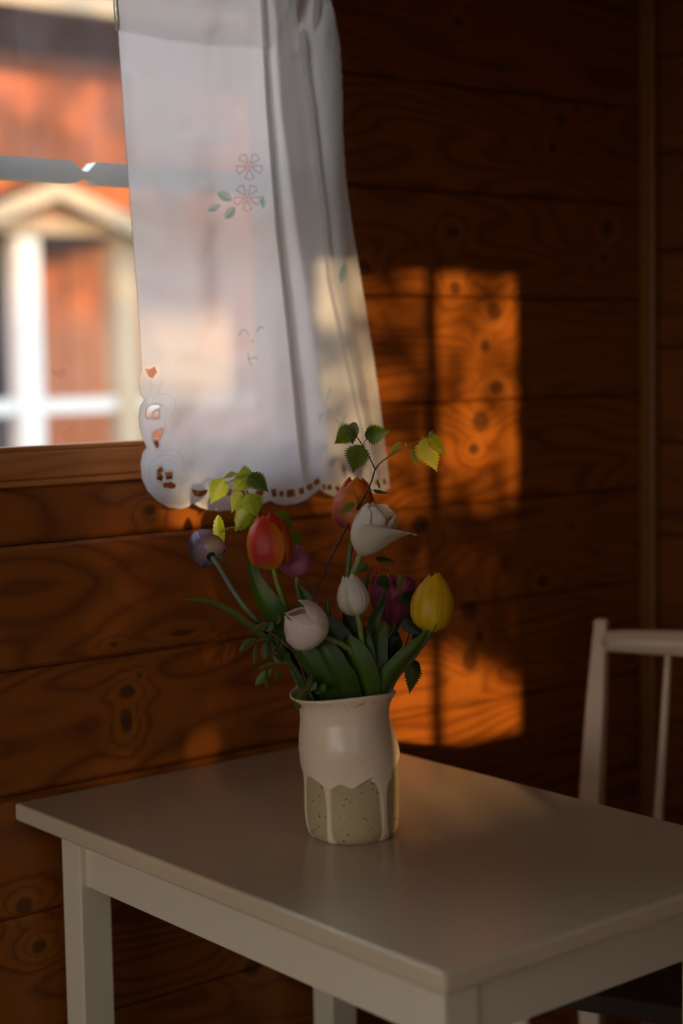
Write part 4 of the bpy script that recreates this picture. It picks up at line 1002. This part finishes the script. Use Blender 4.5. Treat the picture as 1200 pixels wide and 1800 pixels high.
b3 = thing('birch_twig', 'dark birch twig drooping over the right side of the rim', 'twig')
tube('stem', [P(720, 1112, .01), P(712, 1135, .01), P(700, 1165, .01), P(690, 1190, .01), MOUTH(660, .01, 1280)], 0.0008, 0.0015, M_stem, b3, n=18, seg=6, col=TW)
tube('branch', [P(712, 1135, .01), P(722, 1150, .0), P(729, 1168, .0)], 0.0008, 0.0006, M_stem, b3, n=8, seg=6, col=TW)
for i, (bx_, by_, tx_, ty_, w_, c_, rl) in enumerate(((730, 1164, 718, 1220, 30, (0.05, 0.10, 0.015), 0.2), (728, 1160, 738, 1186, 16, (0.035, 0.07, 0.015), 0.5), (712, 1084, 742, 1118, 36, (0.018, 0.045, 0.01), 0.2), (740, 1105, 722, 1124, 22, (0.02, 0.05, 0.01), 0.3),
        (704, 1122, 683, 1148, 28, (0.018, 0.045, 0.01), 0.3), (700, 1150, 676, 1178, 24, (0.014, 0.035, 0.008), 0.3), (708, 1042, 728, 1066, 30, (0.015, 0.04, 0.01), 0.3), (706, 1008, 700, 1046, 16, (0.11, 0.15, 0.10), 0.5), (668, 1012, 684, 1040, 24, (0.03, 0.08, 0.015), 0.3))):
    birch_leaf(b3, P(bx_, by_, .005), P(tx_, ty_, .0), w_, rl, c_, 0.1, seedv=i + 90)

# small lilac florets at the back
fl_ = thing('lilac_sprig', 'small sprig of lilac pink florets behind the white bud', 'flower')
tube('stem', [P(668, 1012, .05), P(662, 1060, .045), P(650, 1150, .03), MOUTH(630, .02, 1280)], 0.0008, 0.0012, M_stem, fl_, n=14, seg=6, col=(0.05, 0.03, 0.02))
for i in range(16):
    x_, y_ = 667 + rnd.gauss(0, 7), 1007 + rnd.gauss(0, 4)
    birch_leaf(fl_, P(x_, y_, .045), P(x_ + rnd.uniform(-6, 6), y_ - rnd.uniform(2, 8), .04), 4, rnd.uniform(0, 1), (0.42, 0.16, 0.30), 0.1, kind='round', name='petal', seedv=i)
for i in range(5):
    x_, y_ = 686 + rnd.gauss(0, 2), 1006 + rnd.gauss(0, 3)
    birch_leaf(fl_, P(x_, y_, .045), P(x_ + rnd.uniform(-4, 4), y_ - rnd.uniform(3, 8), .04), 3, rnd.uniform(0, 1), (0.38, 0.26, 0.03), 0.1, kind='round', name='bract', seedv=i + 20)

# leafy sprigs on the left
def sprig(label, stems, leaves, dd):
    r_ = thing('leafy_sprig', label, 'sprig')
    for pts in stems: tube('stem', [P(x, y, dd) for x, y in pts], 0.0011, 0.0009, M_stem, r_, n=16, seg=6, col=(0.10, 0.09, 0.02))
    for i, (a, b, c, d, w_, cc, rl) in enumerate(leaves): birch_leaf(r_, P(a, b, dd - .002 * (i % 4)), P(c, d, dd - .006 + .003 * (i % 3)), w_, rl, cc, 0.1, kind='round', seedv=i)
s1c, s2c, s3c, s4c = (0.045, 0.10, 0.03), (0.07, 0.15, 0.02), (0.10, 0.14, 0.08), (0.03, 0.07, 0.012)
sprig('small leafy sprig fanning out left above the rim', [[(545, 1240), (520, 1180), (500, 1145), (486, 1120), (478, 1102)], [(500, 1145), (480, 1122), (462, 1124), (440, 1128)], [(510, 1165), (490, 1165), (470, 1166)]],
      [(477, 1096, 441, 1110, 17, s3c, .5), (450, 1122, 419, 1146, 15, s3c, .4), (443, 1122, 422, 1138, 10, s4c, .2), (468, 1128, 466, 1160, 19, s4c, .2), (451, 1130, 445, 1168, 8, s2c, .5), (478, 1128, 488, 1150, 16, s4c, .2),
       (486, 1098, 491, 1080, 9, s3c, .6), (492, 1112, 488, 1135, 12, s3c, .6), (497, 1108, 505, 1138, 22, s2c, .3), (485, 1166, 452, 1173, 9, s2c, .7), (478, 1176, 448, 1204, 18, s2c, .2), (470, 1172, 468, 1210, 11, s1c, .5),
       (492, 1172, 484, 1200, 9, s1c, .5), (500, 1150, 482, 1140, 16, s4c, .3), (480, 1110, 470, 1140, 20, s4c, .3), (470, 1110, 478, 1092, 14, s4c, .4), (500, 1165, 506, 1145, 16, s4c, .4), (480, 1150, 496, 1165, 14, s4c, .4)], -.02)
sprig('small green sprig hanging over the left lip of the vase', [[(560, 1250), (540, 1210), (532, 1195)], [(540, 1212), (534, 1214), (531, 1216)]],
      [(532, 1214, 521, 1249, 18, (0.07, 0.16, 0.015), .2), (532, 1213, 524, 1190, 14, s1c, .3), (535, 1212, 545, 1195, 14, s2c, .3), (545, 1215, 556, 1198, 12, s1c, .4), (560, 1217, 572, 1202, 14, s2c, .4), (528, 1200, 518, 1182, 12, s4c, .4), (540, 1205, 548, 1185, 12, s4c, .4), (552, 1217, 566, 1214, 10, s1c, .4)], -.058)
tw = thing('dry_twig', 'bare reddish twig crossing the leaves at the left', 'twig')
tube('stem', [P(428, 1090, -.02), P(445, 1096, -.02), P(500, 1130, -.03), P(530, 1175, -.03), MOUTH(560, -.02, 1280)], 0.0006, 0.0013, M_stem, tw, n=20, seg=6, col=(0.16, 0.05, 0.02))
